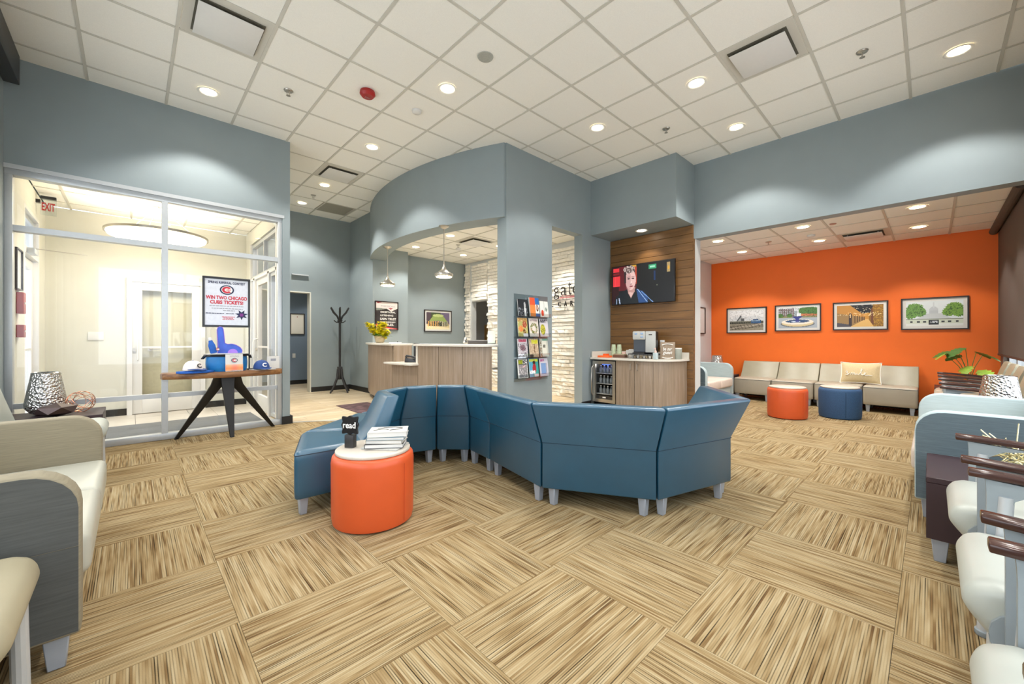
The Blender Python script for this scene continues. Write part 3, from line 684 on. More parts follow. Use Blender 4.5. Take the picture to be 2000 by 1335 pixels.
lo = bpy.data.objects.new('uplamp', bpy.data.lights.new('uplamp', 'AREA')); lo.data.shape = 'DISK'; lo.data.size = .8; lo.data.energy = 12; lo.data.color = (1, .95, .87)
COL.objects.link(lo); lo.parent = t; lo.location = (0, 0, .06); lo.rotation_euler = (PI, 0, 0)

# ------------------------------------------------------------------ blue serpentine sofa: modules built between back-line joints
def leg_mb(x, y, h=.115, a=.028, b=.02):
    q = lambda r, z: [(x-r, y-r, z), (x+r, y-r, z), (x+r, y+r, z), (x-r, y+r, z)]
    return MB().loft([q(b, 0), q(a, h)])
def rounded(poly, r=.03, n=3):
    out = []; P = [Vector(p) for p in poly]; m = len(P)
    for i in range(m):
        a, b, c = P[i-1], P[i], P[(i+1) % m]; u = (a-b); v = (c-b); d = min(r, u.length*.4, v.length*.4)
        s, e = b+u.normalized()*d, b+v.normalized()*d
        for k in range(n+1):
            t_ = k/n; out.append(tuple(s*(1-t_)**2+b*2*t_*(1-t_)+e*t_**2))
    return out
def sofa_module(name, label, cat, group, A, B, nA, nB, FA, FB, mats, seat_z=.415, top=.72, lean=.125, shrink=.006):
    """A, B rear corners on the floor; nA, nB rear-pointing joint directions; FA, FB front corners"""
    A, B, FA, FB, nA, nB = [Vector(p) for p in (A, B, FA, FB, nA, nB)]
    c = (A+B+FA+FB)/4; t = thing(name, label, cat, (c.x, c.y, 0), group=group)
    u = (B-A).normalized()
    A, B, FA, FB = A+u*shrink-c, B-u*shrink-c, FA+(FB-FA).normalized()*shrink-c, FB-(FB-FA).normalized()*shrink-c
    mv, ml, mleg = mats
    # seat block: bulging upholstered prism
    ins = lambda k: [A.lerp(FA, .1)+(0*u), B.lerp(FB, .1), FB, FA]
    ctr = (A+B+FA+FB)/4
    def ring(s, z): return [(*(ctr+(p-ctr)*s), z) for p in [Vector(q) for q in rounded(ins(0), .035)]]
    so_ = MB().loft([ring(.975, .115), ring(.992, .125), ring(1.0, .17), ring(1.0, .36), ring(.995, seat_z-.022), ring(.975, seat_z-.005), ring(.92, seat_z+.004), ring(.8, seat_z+.008)]).build('seat', ml, t, smooth=50)
    MB().tube([(x, y, seat_z-.02) for x, y, z_ in ring(.998, 0)]+[(*ring(.998, 0)[0][:2], seat_z-.02)], .0028, 5).build('seam', 'seam', so_)
    # back: profile swept from joint A to joint B
    def prof(P, n, F):
        f = (F-P).normalized()
        pts = [(0, .118, f), (0, .43, f), (-lean, top-.012, n), (-lean+.015, top, n), (-lean+.09, top, n), (-lean+.105, top-.02, n), (.1, .5, f), (.19, seat_z+.004, f), (.19, .118, f)]
        out = []
        for d, z, _ in pts:
            base = P+(f*d if d >= 0 else -f*0+n*(-d)); out.append((base.x, base.y, z))
        return out
    a, b = prof(A, nA, FA), prof(B, nB, FB)
    back = MB().loft([a, b]).build('backrest', mv, t, bevel=.012, seg=2, smooth=50)
    # stitched seam along the rear where the upright panel meets the reclining one
    nr = ((nA+nB)/2).normalized()
    s = MB(); pa, pb = A+nr*.001, B+nr*.001; s.tube([(pa.x, pa.y, .43), (pb.x, pb.y, .43)], .0022, 6); s.build('seam', 'seam', back)
    for P, Q, F, G in ((A, B, FA, FB), (B, A, FB, FA), (FA, FB, A, B), (FB, FA, B, A)):
        w = (Q-P).normalized()*.06+(F-P).normalized()*.05; q = P+w; leg_mb(q.x, q.y, .12).build('leg', mleg, t, bevel=.003, seg=1)
    return t
BK = [(3.66, 1.46), (3.12, .99), (2.40, 1.19), (2.03, 1.845), (2.19, 2.58)]
cx0, cy0 = 1.79, 2.72
def rad(R, deg): return (cx0+R*math.cos(math.radians(deg)), cy0+R*math.sin(math.radians(deg)))
arcdeg = [-12, 27, 62, 100, 141, 184]
RB = [(2.19, 2.58), (2.25, 2.93), (2.035, 3.15), (1.72, 3.24), (1.43, 3.10), (1.35, 2.745)]
RF = [(2.92, 2.52), (2.86, 3.32), (2.35, 3.86), (1.62, 3.90), (.95, 3.37), (.735, 2.77)]
def norm(v): v = Vector(v); return v.normalized()
# rear directions at each joint
seg = [Vector(b)-Vector(a) for a, b in zip(BK, BK[1:])]
rear = lambda d: Vector((-d.y, d.x)).normalized()*-1     # seats lie to the right of travel, rear to the left
rear = lambda d: Vector((-d.y, d.x)).normalized()
nb = [rear(seg[0])]+[((rear(seg[i-1])+rear(seg[i])).normalized()) for i in range(1, 4)]+[Vector((cx0-2.19, cy0-2.58)).normalized()]
FR = [(3.30, 1.98), (3.02, 1.64), (2.86, 1.74), (2.72, 2.02), (2.88, 2.47)]
vin = ('blue', 'blue', 'leg')
names = ['blue vinyl sofa module at the right end, its back turned inward', 'blue vinyl sofa module with its rear facing right, second from the right end', 'blue vinyl sofa module with the widest rear panel facing the camera', 'blue vinyl sofa module left of the widest rear panel, seen at a slant']
G = 'linked modules of the blue serpentine sofa'
for i in range(4): sofa_module('sofa_module', names[i], 'sofa', G, BK[i], BK[i+1], nb[i], nb[i+1], FR[i], FR[i+1], vin)
wn = ['narrow wedge sofa module in the inner bend below the column', 'narrow blue wedge sofa module right of the gap in the bend', 'blue wedge sofa module left of the gap in the bend', 'blue wedge sofa module turning behind the books', 'blue end module with its open seat beside the orange ottoman']
for i in range(5):
    a = norm((cx0-RB[i][0], cy0-RB[i][1])); b = norm((cx0-RB[i+1][0], cy0-RB[i+1][1]))
    sofa_module('sofa_module', wn[i], 'sofa', G, RB[i], RB[i+1], a, b, RF[i], RF[i+1], ('blue', 'blue', 'leg'), lean=.1)
# ------------------------------------------------------------------ grey armless modules against the orange wall
ys = [2.62, 2.0, 1.375, .755, .13]
gl = ['grey vinyl armless seat at the left end of the row under the orange wall', 'grey vinyl armless seat second from left, behind the small orange ottoman', 'grey vinyl armless seat behind the navy ottoman', 'grey vinyl armless seat at the right end of the row']
for i in range(4):
    sofa_module('armless_seat', gl[i], 'sofa', 'grey modules along the orange wall', (8.93, ys[i]), (8.93, ys[i+1]), (1, 0), (1, 0), (8.33, ys[i]), (8.33, ys[i+1]), ('greyvin2', 'greyvin', 'leg'), lean=.12, top=.7, seat_z=.4)
# pillow
t = thing('throw_pillow', 'oatmeal throw pillow with white piping and the stitched word smile', 'pillow', (8.56, .80, .40), -PI/2)
n = 16; P1 = []; P2 = []
def pz(u, v): return .075*(max(0, (1-abs(2*u-1)**2.4))*max(0, (1-abs(2*v-1)**2.4)))**.6
mb = MB()
for sgn in (-1, 1):
    vs = []
    for j in range(n+1):
        for i in range(n+1):
            u, v = i/n, j/n; pinch = 1-.08*(1-abs(2*v-1)**2)*0
            x = (u-.5)*.5*(1-.07*(1-(2*v-1)**2)); z = (v-.5)*.34*(1-.1*(1-(2*u-1)**2))
            vs.append((x, sgn*pz(u, v), z+.19))
    mb.add(vs, [(j*(n+1)+i, j*(n+1)+i+1, (j+1)*(n+1)+i+1, (j+1)*(n+1)+i) for j in range(n) for i in range(n)])
pb_ = mb.build('cushion', 'pillow', t, smooth=60); pb_.rotation_euler.x = -.28
edgep = []
for k in range(64):
    a = k/16; q = int(a); f_ = a-q
    u, v = [(f_, 0), (1, f_), (1-f_, 1), (0, 1-f_)][q]
    edgep.append(((u-.5)*.51*(1-.07*(1-(2*v-1)**2)), 0, (v-.5)*.35*(1-.1*(1-(2*u-1)**2))+.19))
pp = MB().tube(edgep+[edgep[0]], .006, 6).build('piping', 'pipe', t); pp.rotation_euler.x = -.28
smile = [(-.17,.06),(-.15,.085),(-.17,.10),(-.175,.08),(-.145,.05),(-.155,.025),(-.18,.03),(-.15,.03),(-.12,.06),(-.115,.03),(-.10,.065),(-.09,.06),(-.088,.03),(-.075,.065),(-.062,.06),(-.06,.03),(-.045,.03),(-.03,.065),(-.03,.035),(-.015,.03),(.01,.07),(.03,.13),(.02,.14),(.012,.1),(.018,.035),(.04,.03),(.065,.055),(.075,.07),(.06,.075),(.05,.045),(.07,.028),(.11,.035),(.15,.03)]
sm = MB().tube([(x, -.08 if False else -(pz(min(1, max(0, x/.5+.5)), .45)+.004), z-.08+.19) for x, z in smile], .0055, 6)
so = sm.build('stitched_word', 'pipe', t); so.rotation_euler.x = -.28
# ------------------------------------------------------------------ ottomans
def ottoman(x, y, m, label, seamang=-2.1):
    t = thing('ottoman', label, 'ottoman', (x, y, 0), group='round ottomans with laminate tops')
    b = MB().lathe([(.222, .002), (.24, .012), (.247, .05), (.249, .38), (.244, .412), (.23, .428), (.19, .43)], 56).build('drum', m, t, smooth=50)
    MB().lathe([(.222, .4301), (.226, .434), (.226, .447), (.222, .451), (.001, .4515)], 56, cap=True).build('top', 'disc', t, smooth=50)
    a = seamang; MB().tube([(.248*math.cos(a), .248*math.sin(a), .03), (.2505*math.cos(a), .2505*math.sin(a), .38)], .0018, 5).build('seam', 'seam' if m == 'ottnavy' else mat('orange_thread', '#c24a20', .7), b)
    return t
ottoman(1.115, 2.455, 'ottor', 'orange vinyl ottoman in the foreground with books on its pale top', -1.2)
ottoman(6.92, 1.45, 'ottor', 'small orange ottoman before the grey seats')
ottoman(7.46, .92, 'ottnavy', 'navy woven ottoman before the grey seats', -2.75)
# books and the read sign
bk = [('white hardcover book with a drawn bow on its cover, top of the stack', .0305, .235, .165, .10, '#efede6'), ('white book with a blue-grey spine, second in the stack', .018, .23, .17, .02, '#7f98a8'),
      ('cream book in the middle of the stack', .022, .225, .165, -.06, '#e6dccb'), ('white book with a dark spine low in the stack', .025, .235, .17, .03, '#5c5b58'), ('thin white booklet at the bottom of the stack', .008, .24, .18, -.25, '#f3f1ec')]
z = .4525; bx, by = 1.175, 2.41
for k, (lb, h, w, d, rz, cc) in enumerate(reversed(bk)):
    t = thing('book', lb, 'book', (bx+.004*k, by-.003*k, z), YAW-PI/2+.08+rz, group='books stacked on the foreground ottoman')
    hw, hd = w/2, d/2
    cv = mat('book_cover', ('#c9c7c0', '#45454a', '#b5ad9c', '#6f8795', '#d2d0c9')[k], .35, amt=.01)
    MB().box(-hw, hw, -hd, hd, 0, .002).box(-hw, hw, -hd, hd, h-.002, h).build('cover', cv, t, bevel=.0008, seg=1)
    MB().box(-hw, -hw+.003, -hd, hd, .002, h-.002).build('spine', mat('book_spine', cc, .4), t)
    MB().box(-hw+.004, hw-.004, -hd+.004, hd-.004, .0021, h-.0021).build('pages', 'paper', t)
    if k == 4:
        MB().tube([(-.07, .03, h+.001), (-.02, .05, h+.001), (.04, .05, h+.001), (.085, .02, h+.001), (.06, -.01, h+.001), (.01, -.03, h+.001)], .0022, 5).tube([(-.09, -.02, h+.001), (-.03, .01, h+.001), (.0, -.01, h+.001)], .0022, 5).build('printed_bow', 'inkblack', t)
    z += h+.0012
t = thing('read_sign', 'small black wooden sign on a block reading read', 'sign', (1.005, 2.545, .4525), YAW-PI/2-.15)
MB().box(-.03, .03, -.02, .02, 0, .08).build('block', 'charcoal', t, bevel=.002)
pts = []
for k in range(48):
    a = 2*PI*k/48; r = .062*(1+.07*math.cos(8*a)); c_, s_ = math.cos(a), math.sin(a); q = max(abs(c_), abs(s_))**-.75; pts.append((.88*r*c_*q, .145+.9*r*s_*q-.004))
pl = MB().loft([[(x, -.012, z) for x, z in pts], [(x, .004, z) for x, z in pts]]).build('plaque', 'blackpl', t, bevel=.002, seg=1)
text('read', .085, .04, 'inkwhite', t, (0, -.0145, .142), name='word_read', ext=.0012, bold=.02)

# ------------------------------------------------------------------ loveseats with rounded arm panels (front towards local -Y)
def loveseat(label, loc, rz, w, mout, mout2, min_, mseat, group='two-seat loveseats'):
    t = thing('loveseat', label, 'sofa', loc, rz, group); d = .70; H = .69
    for s in (-1, 1):
        prof = [(-d/2, .118), (-d/2, H-.13)]
        prof += [(-d/2+.13-.13*math.cos(a), H-.13+.13*math.sin(a)) for a in [PI/2*k/6 for k in range(1, 7)]]
        prof += [(d/2-.05, H), (d/2, H-.05), (d/2, .118)]
        x0, x1 = (s*(w/2)-(.0 if s < 0 else .095), s*(w/2)+(.095 if s < 0 else 0))
        prof2 = [p for p in prof]
        a = MB().side(prof2, x0, x1).build('arm', mout, t, bevel=.012, seg=3, smooth=50)
        xo = s*w/2; xo1 = xo+s*.003
        pin = [((y)*.985, .13+(z-.118)*.965) for y, z in prof]
        up = [p for p in pin if p[1] > .425]+[(pin[-1][0], .425), (pin[0][0], .425)]
        MB().side([p for p in ([(pin[0][0], .425)]+[q for q in pin if q[1] > .425]+[(pin[-1][0], .425)])], min(xo, xo1), max(xo, xo1)).build('outer_panel', mout2, a, smooth=0)
        MB().box(min(xo, xo1), max(xo, xo1), pin[0][0], pin[-1][0], .13, .422).build('lower_panel', mout2, a)
    sw_ = (w-.2)/2
    for s in (-1, 1):
        MB().box(s*sw_/2-sw_/2+.002, s*sw_/2+sw_/2-.002, -d/2-.02, d/2-.12, .27, .43).build('seat_cushion', mseat, t, bevel=.035, seg=4)
    MB().box(-w/2+.1, w/2-.1, -d/2+.02, d/2-.02, .118, .268).build('seat_frame', mout, t, bevel=.01)
    MB().side([(d/2-.2, .25), (d/2-.12, .70), (d/2-.09, .72), (d/2-.02, .72), (d/2, .69), (d/2, .25)], -w/2+.1, w/2-.1).build('backrest', min_, t, bevel=.015, seg=3)
    for x in (-w/2+.06, w/2-.06):
        for y in (-d/2+.06, d/2-.06): leg_mb(x, y, .12, .032, .022).build('leg', 'leg', t, bevel=.003, seg=1)
    return t
loveseat('taupe woven loveseat with cream seats at the left edge', (-.48, 2.77, 0), PI/2, 1.46, 'taupe', 'tauped', 'taupe', 'creamvin')
loveseat('pale blue woven loveseat at the right, beyond the dark side table', (4.26, -.275, 0), PI, 1.24, 'seafab', 'seadark', 'seafab', 'pinkvin')
loveseat('pale blue loveseat with blush seats in the lounge behind the alcove wall', (7.42, 2.88, 0), 0, 1.34, 'seafab', 'seadark', 'seafab', 'pinkvin')
# ------------------------------------------------------------------ side tables
def side_table(label, x, y, w, d, h=.433):
    t = thing('side_table', label, 'table', (x, y, 0), group='dark laminate side tables')
    MB().box(-w/2, w/2, -d/2, d/2, h-.03, h).build('top', 'espresso', t, bevel=.003, seg=1)
    MB().box(-w/2+.001, -w/2+.03, -d/2+.001, d/2-.001, .118, h-.0305).build('side_panel', 'espresso', t); MB().box(w/2-.03, w/2-.001, -d/2+.001, d/2-.001, .118, h-.0305).build('side_panel', 'espresso', t)
    MB().box(-w/2+.031, w/2-.031, d/2-.03, d/2-.002, .118, h-.0305).build('back_panel', 'espresso', t); MB().box(-w/2+.031, w/2-.031, -d/2+.002, d/2-.032, .118, .14).build('shelf', 'espresso', t)
    MB().box(-w/2+.031, w/2-.031, -d/2+.002, -d/2+.02, .141, h-.0305).build('front_panel', 'espresso', t)
    for a in (-1, 1):
        for b in (-1, 1): leg_mb(a*(w/2-.05), b*(d/2-.05), .1178, .032, .022).build('leg', 'leg', t, bevel=.003, seg=1)
    return t
side_table('dark laminate side table under the gold wire ornament at right', 3.27, -.28, .62, .6)
side_table('dark side table at the left against the glazed entrance', -.52, 5.66, .64, .58)
side_table('dark side table in the lounge corner beside the pale loveseat', 8.55, 2.97, .6, .6)
side_table('side table behind the right loveseat, under the silver vase', 5.28, -.34, .5, .55)
side_table('dark side table under the leafy plant by the orange wall', 8.72, -.32, .62, .58)
# ------------------------------------------------------------------ guest chairs (front towards local -Y)
def catmull(P, n=4):
    out = []; m = len(P)
    for i in range(m):
        p0, p1_, p2_, p3_ = [np.array(P[(i+k) % m], float) for k in (-1, 0, 1, 2)]
        for k in range(n):
            t_ = k/n; out.append(tuple(.5*((2*p1_)+(-p0+p2_)*t_+(2*p0-5*p1_+4*p2_-p3_)*t_**2+(-p0+3*p1_-3*p2_+p3_)*t_**3)))
    return out
def guest_chair(label, loc, rz, seatm, backm, group, arms=True):
    t = thing('guest_chair', label, 'chair', loc, rz, group)
    prof = [(-.29, .36), (-.315, .40), (-.31, .44), (-.28, .468), (-.2, .474), (.2, .455), (.22, .43), (.2, .36), (-.2, .325), (-.26, .33)]
    r0 = []; prof = catmull(prof)
    for x, k in ((-.238, .74), (-.236, .84), (-.228, .93), (-.212, .985), (-.19, 1), (.19, 1), (.212, .985), (.228, .93), (.236, .84), (.238, .74)):
        r0.append([(x, -.04+(y+.04)*k, .40+(z-.40)*k) for y, z in prof])
    MB().loft(r0).build('seat', seatm, t, smooth=60)
    MB().side([(-.25, .30), (-.27, .33), (-.2, .322), (.18, .34), (.18, .31), (-.1, .285)], -.243, .243).build('seat_shell', 'pan', t, bevel=.008)
    for s in (-1, 1):
        MB().side([(-.2+.07*math.cos(a)-.0, .36+.065*math.sin(a)) for a in [2*PI*k/16 for k in range(16)]], min(s*.236, s*.247), max(s*.236, s*.247)).build('seat_end_cap', 'pan', t, smooth=40)
    bp = [(.2, .5), (.19, .52), (.27, .8), (.29, .85), (.31, .855), (.325, .84), (.25, .5)]
    R = []
    for x, k in ((-.22, 0), (-.2, .01), (-.1, .02), (0, .024), (.1, .02), (.2, .01), (.22, 0)): R.append([(x, y+k, z-(.03 if abs(x) > .21 else 0)) for y, z in bp])
    MB().loft(R).build('backrest', backm, t, smooth=60)
    for s in (-1, 1):
        x = s*.262
        R = []
        for k in range(9):
            f_ = k/8; y = -.285+.47*f_; z = .668-.012*f_-.02*f_*f_; xx = x+s*.012*math.sin(PI*f_); w = .024+.006*math.sin(PI*min(1, f_*1.3)); h = .013
            R.append([(xx-w, y, z-h), (xx+w, y, z-h), (xx+w, y, z+h*.5), (xx+w*.6, y, z+h), (xx-w*.6, y, z+h), (xx-w, y, z+h*.5)])
        if arms: MB().loft(R).build('arm', 'armwood', t, bevel=.004, seg=2, smooth=40)
        MB().tube([(x, -.225, 0), (x, -.215, .3), (x, -.2, .6)] if arms else [(x*.86, -.275, 0), (x*.86, -.268, .34)], .021, 12).build('leg', 'alu', t)
        MB().lathe([(.023, 0), (.026, .004), (.026, .02), (.022, .024)], 12, c=(x if arms else x*.86, -.225 if arms else -.275, .0)).build('foot', 'pan', t)
        if arms:
            Lp = [(-.243, .30), (-.243, .45), (-.243, .55), (-.243, .60), (-.244, .63), (-.246, .652)]; Rp = [(-.2, .30), (-.199, .48), (-.194, .55), (-.18, .59), (-.14, .62), (-.05, .636)]
            MB().loft([[(x-.012, l[0], l[1]), (x+.012, l[0], l[1]), (x+.012, r[0], r[1]), (x-.012, r[0], r[1])] for l, r in zip(Lp, Rp)]).build('arm_support', 'pan', t, smooth=30)
            MB().bar((x, -.02, .634), (x, .2, .618), .02, .02).build('arm_rail', 'pan', t)
        MB().tube([(x*.95, .33, 0), (x*.95, .27, .3), (x*.93, .25, .5), (x*.85, .3, .75)], .016, 10).build('rear_leg', 'alu', t)
        MB().bar((x*.98, -.2, .315), (x*.95, .27, .315), .02, .03).build('side_rail', 'alu', t)
    return t
gc = guest_chair('guest chair with walnut arms nearest the brown side table, right edge', (2.635, -.365, 0), PI, 'whitevin', 'greyvin2', 'guest chairs with walnut arms')
for x, l in ((1.905, 'guest chair with walnut arms in the middle of the right-hand row'), (1.17, 'nearest guest chair at the lower right corner')):
    dup(gc, (x, -.375, 0), PI, l)
tc_ = guest_chair('farthest taupe guest chair of the row along the shaded window', (7.86, -.34, 0), PI, 'greyvin', 'greyvin2', 'taupe guest chairs along the shaded window')
for x, l in ((7.245, 'taupe guest chair next to the farthest one by the shaded window'), (6.63, 'taupe guest chair second from the silver vase'), (6.015, 'taupe guest chair just behind the silver vase at right')):
    dup(tc_, (x, -.34, 0), PI, l)
lc = guest_chair('guest chair with a tan seat cut off at the lower left corner', (-.525, 1.725, 0), PI/2, 'tanvin', 'tanvin', 'guest chairs along the left window', False)
l2 = guest_chair('pale guest chair behind the taupe loveseat at far left', (-.46, 4.66, 0), PI/2, 'whitevin', 'whitevin', 'guest chairs along the left window', False)
# ------------------------------------------------------------------ ornaments on the side tables
def vase(x, y, z, label, k=1.0):
    t = thing('hammered_vase', label, 'vase', (x, y, z), group='hammered silver vases')
    MB().lathe([(.06*k, 0), (.1*k, .02*k), (.135*k, .07*k), (.137*k, .11*k), (.12*k, .22*k), (.1*k, .34*k), (.094*k, .39*k), (.085*k, .39*k), (.08*k, .2*k), (.001, .05*k)], 40).build('body', 'hammer', t, smooth=60)
    MB().lathe([(.094*k, .386*k), (.096*k, .391*k), (.09*k, .396*k), (.085*k, .391*k)], 40, cap=False).build('rim', 'chrome', t)
vase(-.585, 5.72, .4335, 'hammered silver vase on the left side table'); vase(5.33, -.40, .4335, 'hammered silver vase at the right, behind the pale loveseat'); vase(8.46, 2.95, .4335, 'small-looking silver vase in the lounge corner', .95)
ico = bmesh.new(); bmesh.ops.create_icosphere(ico, subdivisions=1, radius=.15); 
mb = MB().add([(v.co.x*1.0, v.co.y*.85, max(v.co.z, -.2)*.42+.062) for v in ico.verts], [[v.index for v in f.verts] for f in ico.faces]); ico.free()
tag(mb.build('faceted_bowl', 'bronze', loc=(-.50, 5.49, .434), smooth=0), 'dark bronze faceted bowl between the vase and the copper ball', 'bowl')
t = thing('wire_ball', 'open copper wire ball on the left side table', 'ornament', (-.36, 5.66, .434))
for k in range(9):
    ax = Vector((rng.uniform(-1, 1), rng.uniform(-1, 1), rng.uniform(-.8, .8))).normalized(); u = ax.orthogonal().normalized(); v = ax.cross(u); off = ax*rng.uniform(-.04, .04); r = math.sqrt(.1**2-off.length**2)
    MB().tube([tuple(Vector((0, 0, .102))+off+u*r*math.cos(a)+v*r*math.sin(a)) for a in [2*PI*q/28 for q in range(29)]], .0022, 5).build('hoop', 'copper', t)
t = thing('wire_burst', 'pale gold wire starburst ornament on the right side table', 'ornament', (3.2, -.30, .434))
for k in range(26):
    a = Vector((rng.uniform(-1, 1), rng.uniform(-1, 1), rng.uniform(-.75, .8))).normalized(); off = Vector((rng.uniform(-.05, .05), rng.uniform(-.05, .05), rng.uniform(-.03, .03)))+Vector((0, 0, .12))
    p, q = off-a*.13, off+a*.14
    if p.z < .004: p = p+a*((.004-p.z)/max(a.z, .2) if a.z > 0 else 0)
    p.z = max(p.z, .004); q.z = max(q.z, .004)
    MB().tube([tuple(p), tuple(q)], .0028, 5).build('rod', 'gold', t)
def leafmesh(L, Wd, lobes=0):
    mb = MB(); n = 10; c = []; l = []; r = []
    for k in range(n+1):
        f_ = k/n; w = Wd*math.sin(PI*min(1, f_*.96+.02))**.75*(1-.25*f_)*(1-(.32 if lobes and k % 2 else 0)); z = -.25*L*f_*f_
        c.append((0, L*f_, z)); l.append((-w, L*f_-.02*L, z-.02*L)); r.append((w, L*f_-.02*L, z-.02*L))
    v = c+l+r; fs = []
    for k in range(n): fs += [(k, k+1, n+2+k, n+1+k), (k+1, k, 2*n+2+k, 2*n+3+k)]
    return mb.add(v, fs)
def set_leaf(o, base, d, tilt):
    o.location = base; o.rotation_euler = (tilt, 0, d)
t = thing('potted_plant', 'potted philodendron with lobed leaves before the orange wall', 'plant', (8.62, -.37, .434))
MB().lathe([(.06, 0), (.085, .02), (.1, .12), (.095, .13), (.085, .12), (.001, .11)], 28).build('pot', 'white', t)
t.scale = (.85, .85, .85); tips = [(-.30, .34, .57, 'leaflt'), (-.22, .16, .62, 'leaf'), (-.02, .05, .66, 'leaf'), (.08, -.1, .60, 'leaf'), (-.1, -.18, .57, 'leaf'), (.12, .12, .54, 'leaf'), (-.28, .06, .36, 'leaflt'), (-.05, .26, .60, 'leaf'), (-.2, -.12, .30, 'leaflt')]
for (x, y, z, m) in tips:
    MB().tube([(0, 0, .1), (x*.35, y*.35, z*.65), (x*.8, y*.8, z)], [.006, .005, .004], 6).build('stem', 'leaf', t)
    lf = leafmesh(.25, .12, 1).build('leaf', m, t); set_leaf(lf, (x*.75, y*.75, z+.02), math.atan2(y, x)-PI/2, -.25); lf.rotation_euler.y = rng.uniform(-.5, .5)

# ------------------------------------------------------------------ framed pictures
def framed(name, label, cat, loc, rz, w, h, fn, nx, ny, mount=.04, fw=.018, fm='frame', group=None, dep=.028):
    """loc = centre on the wall plane; hangs facing local -Y"""
    t = thing(name, label, cat, loc, rz, group)
    f = MB().box(-w/2, w/2, -dep, 0, h/2-fw, h/2).box(-w/2, w/2, -dep, 0, -h/2, -h/2+fw).box(-w/2, -w/2+fw, -dep, 0, -h/2+fw, h/2-fw).box(w/2-fw, w/2, -dep, 0, -h/2+fw, h/2-fw)
    f.build('frame', fm, t)
    if mount: MB().box(-w/2+fw, w/2-fw, -.012, -.002, -h/2+fw, h/2-fw).build('mount', 'paper', t)
    if fn: paint('print', w-2*fw-2*mount, h-2*fw-2*mount, nx, ny, fn, t, (0, -.0135, 0))
    return t
def art_station(U, V):
    C = fill(U, '#d9dde0'); put(C, V > .5+.3*grain(U, 1, 12), '#e9ebec'); g = grain(U, 1, 2)
    put(C, V < .33, '#9b9482'); put(C, rect(U, V, 0, 1, .33, .46), '#57574a'); put(C, rect(U, V, 0, .62, .42, .46), '#84867a')
    put(C, (np.floor(U*28) % 2 == 0) & rect(U, V, 0, .6, .34, .42), '#2d2f2a')
    put(C, poly(U, V, [(.2, .46), (.33, .76), (.345, .78), (.36, .6), (.44, .6), (.44, .46)]), '#5b6065'); put(C, poly(U, V, [(.25, .47), (.34, .66), (.34, .47)]), '#aab0b3')
    put(C, rect(U, V, .64, .93, .35, .5), '#3c6390'); put(C, rect(U, V, .7, .86, .5, .55), '#2f4f78'); put(C, rect(U, V, .66, .9, .44, .48), '#a8c2d8')
    put(C, poly(U, V, [(0, .14), (1, .34), (1, .28), (0, .04)]), '#cfc6b4')
    for k in range(4): put(C, abs(V-(.02+.055*k+.17*U)) < .012, '#4a4036')
    put(C, g > .6, '#000000', .12); return C
def art_fountain(U, V):
    C = fill(U, '#a9b4bd'); g = grain(U, 1, 1)
    put(C, V > .55, '#dfe5e8'); put(C, rect(U, V, 0, .42, .55, .97), '#7d6a6c'); put(C, (np.floor(U*34) % 2 == 0) & (np.floor(V*22) % 2 == 0) & rect(U, V, 0, .42, .6, .94), '#b9c0c6')
    put(C, rect(U, V, .42, .5, .55, .85), '#9aa3ab'); put(C, rect(U, V, .6, 1, .5, .72), '#c8784d'); put(C, rect(U, V, 0, 1, .5, .58), '#8b8a62')
    for x, y, r in ((.66, .84, .14), (.82, .86, .17), (.95, .82, .14), (.05, .62, .09), (.3, .62, .08)): put(C, ((U-x)/r)**2+((V-y)/(r*1.2))**2+g*.6 < 1.15, '#4f7a38')
    put(C, (g > .62) & (V > .52), '#24301c', .5); put(C, V < .5, '#aab3bd')
    put(C, ell(U, V, .5, .2, .44, .17), '#6f7479'); put(C, ell(U, V, .5, .24, .41, .17), '#d9c79b'); put(C, ell(U, V, .5, .3, .41, .13), '#efe6d8'); put(C, ell(U, V, .5, .33, .31, .08), '#3d5478'); put(C, ell(U, V, .46, .31, .12, .035), '#c8d6ea')
    put(C, rect(U, V, .46, .54, .3, .5), '#3a3f8c'); put(C, poly(U, V, [(.35, .57), (.65, .57), (.55, .45), (.45, .45)]), '#343a86'); put(C, rect(U, V, .49, .52, .57, .7), '#eef2f6'); return C
def art_alley(U, V):
    C = fill(U, '#c98f35'); g = grain(U, 1, 1); vx, vy = .66, .36
    put(C, poly(U, V, [(.28, 1), (.8, 1), (.74, .62), (.5, .6)]), '#1d1a1c'); put(C, (g > .72) & (V > .62) & (U > .2) & (U < .8), '#f2e6c2')
    put(C, poly(U, V, [(0, 1), (.3, 1), (.62, .5), (.62, .3), (0, 0)]), '#c2893b'); put(C, poly(U, V, [(0, .65), (.6, .42), (.6, .3), (.35, 0), (0, 0)]), '#9a7a4a'); put(C, poly(U, V, [(0, .2), (.3, .1), (.33, 0), (0, 0)]), '#4e4a52')
    put(C, poly(U, V, [(1, 1), (.8, 1), (.7, .5), (.7, .3), (.8, 0), (1, 0)]), '#8a6018'); put(C, (g > .55) & (U > .78), '#c79a2e', .7); put(C, poly(U, V, [(.74, .8), (.78, .85), (.8, .05), (.74, .2)]), '#6b3a1c')
    put(C, poly(U, V, [(.3, 0), (.62, .34), (.69, .34), (.8, 0)]), '#e0b469'); put(C, ell(U, V, .3, .5, .035, .14) | rect(U, V, .265, .335, .05, .5), '#3b2c2c'); put(C, ell(U, V, .3, .5, .015, .09), '#d9b681')
    for k in range(5): put(C, rect(U, V, .39+.05*k, .415+.05*k, .18+.03*k, .52-.02*k), '#5d4120')
    put(C, (g > .66) & (V > .5) & (V < .66), '#fff0c0', .8); return C
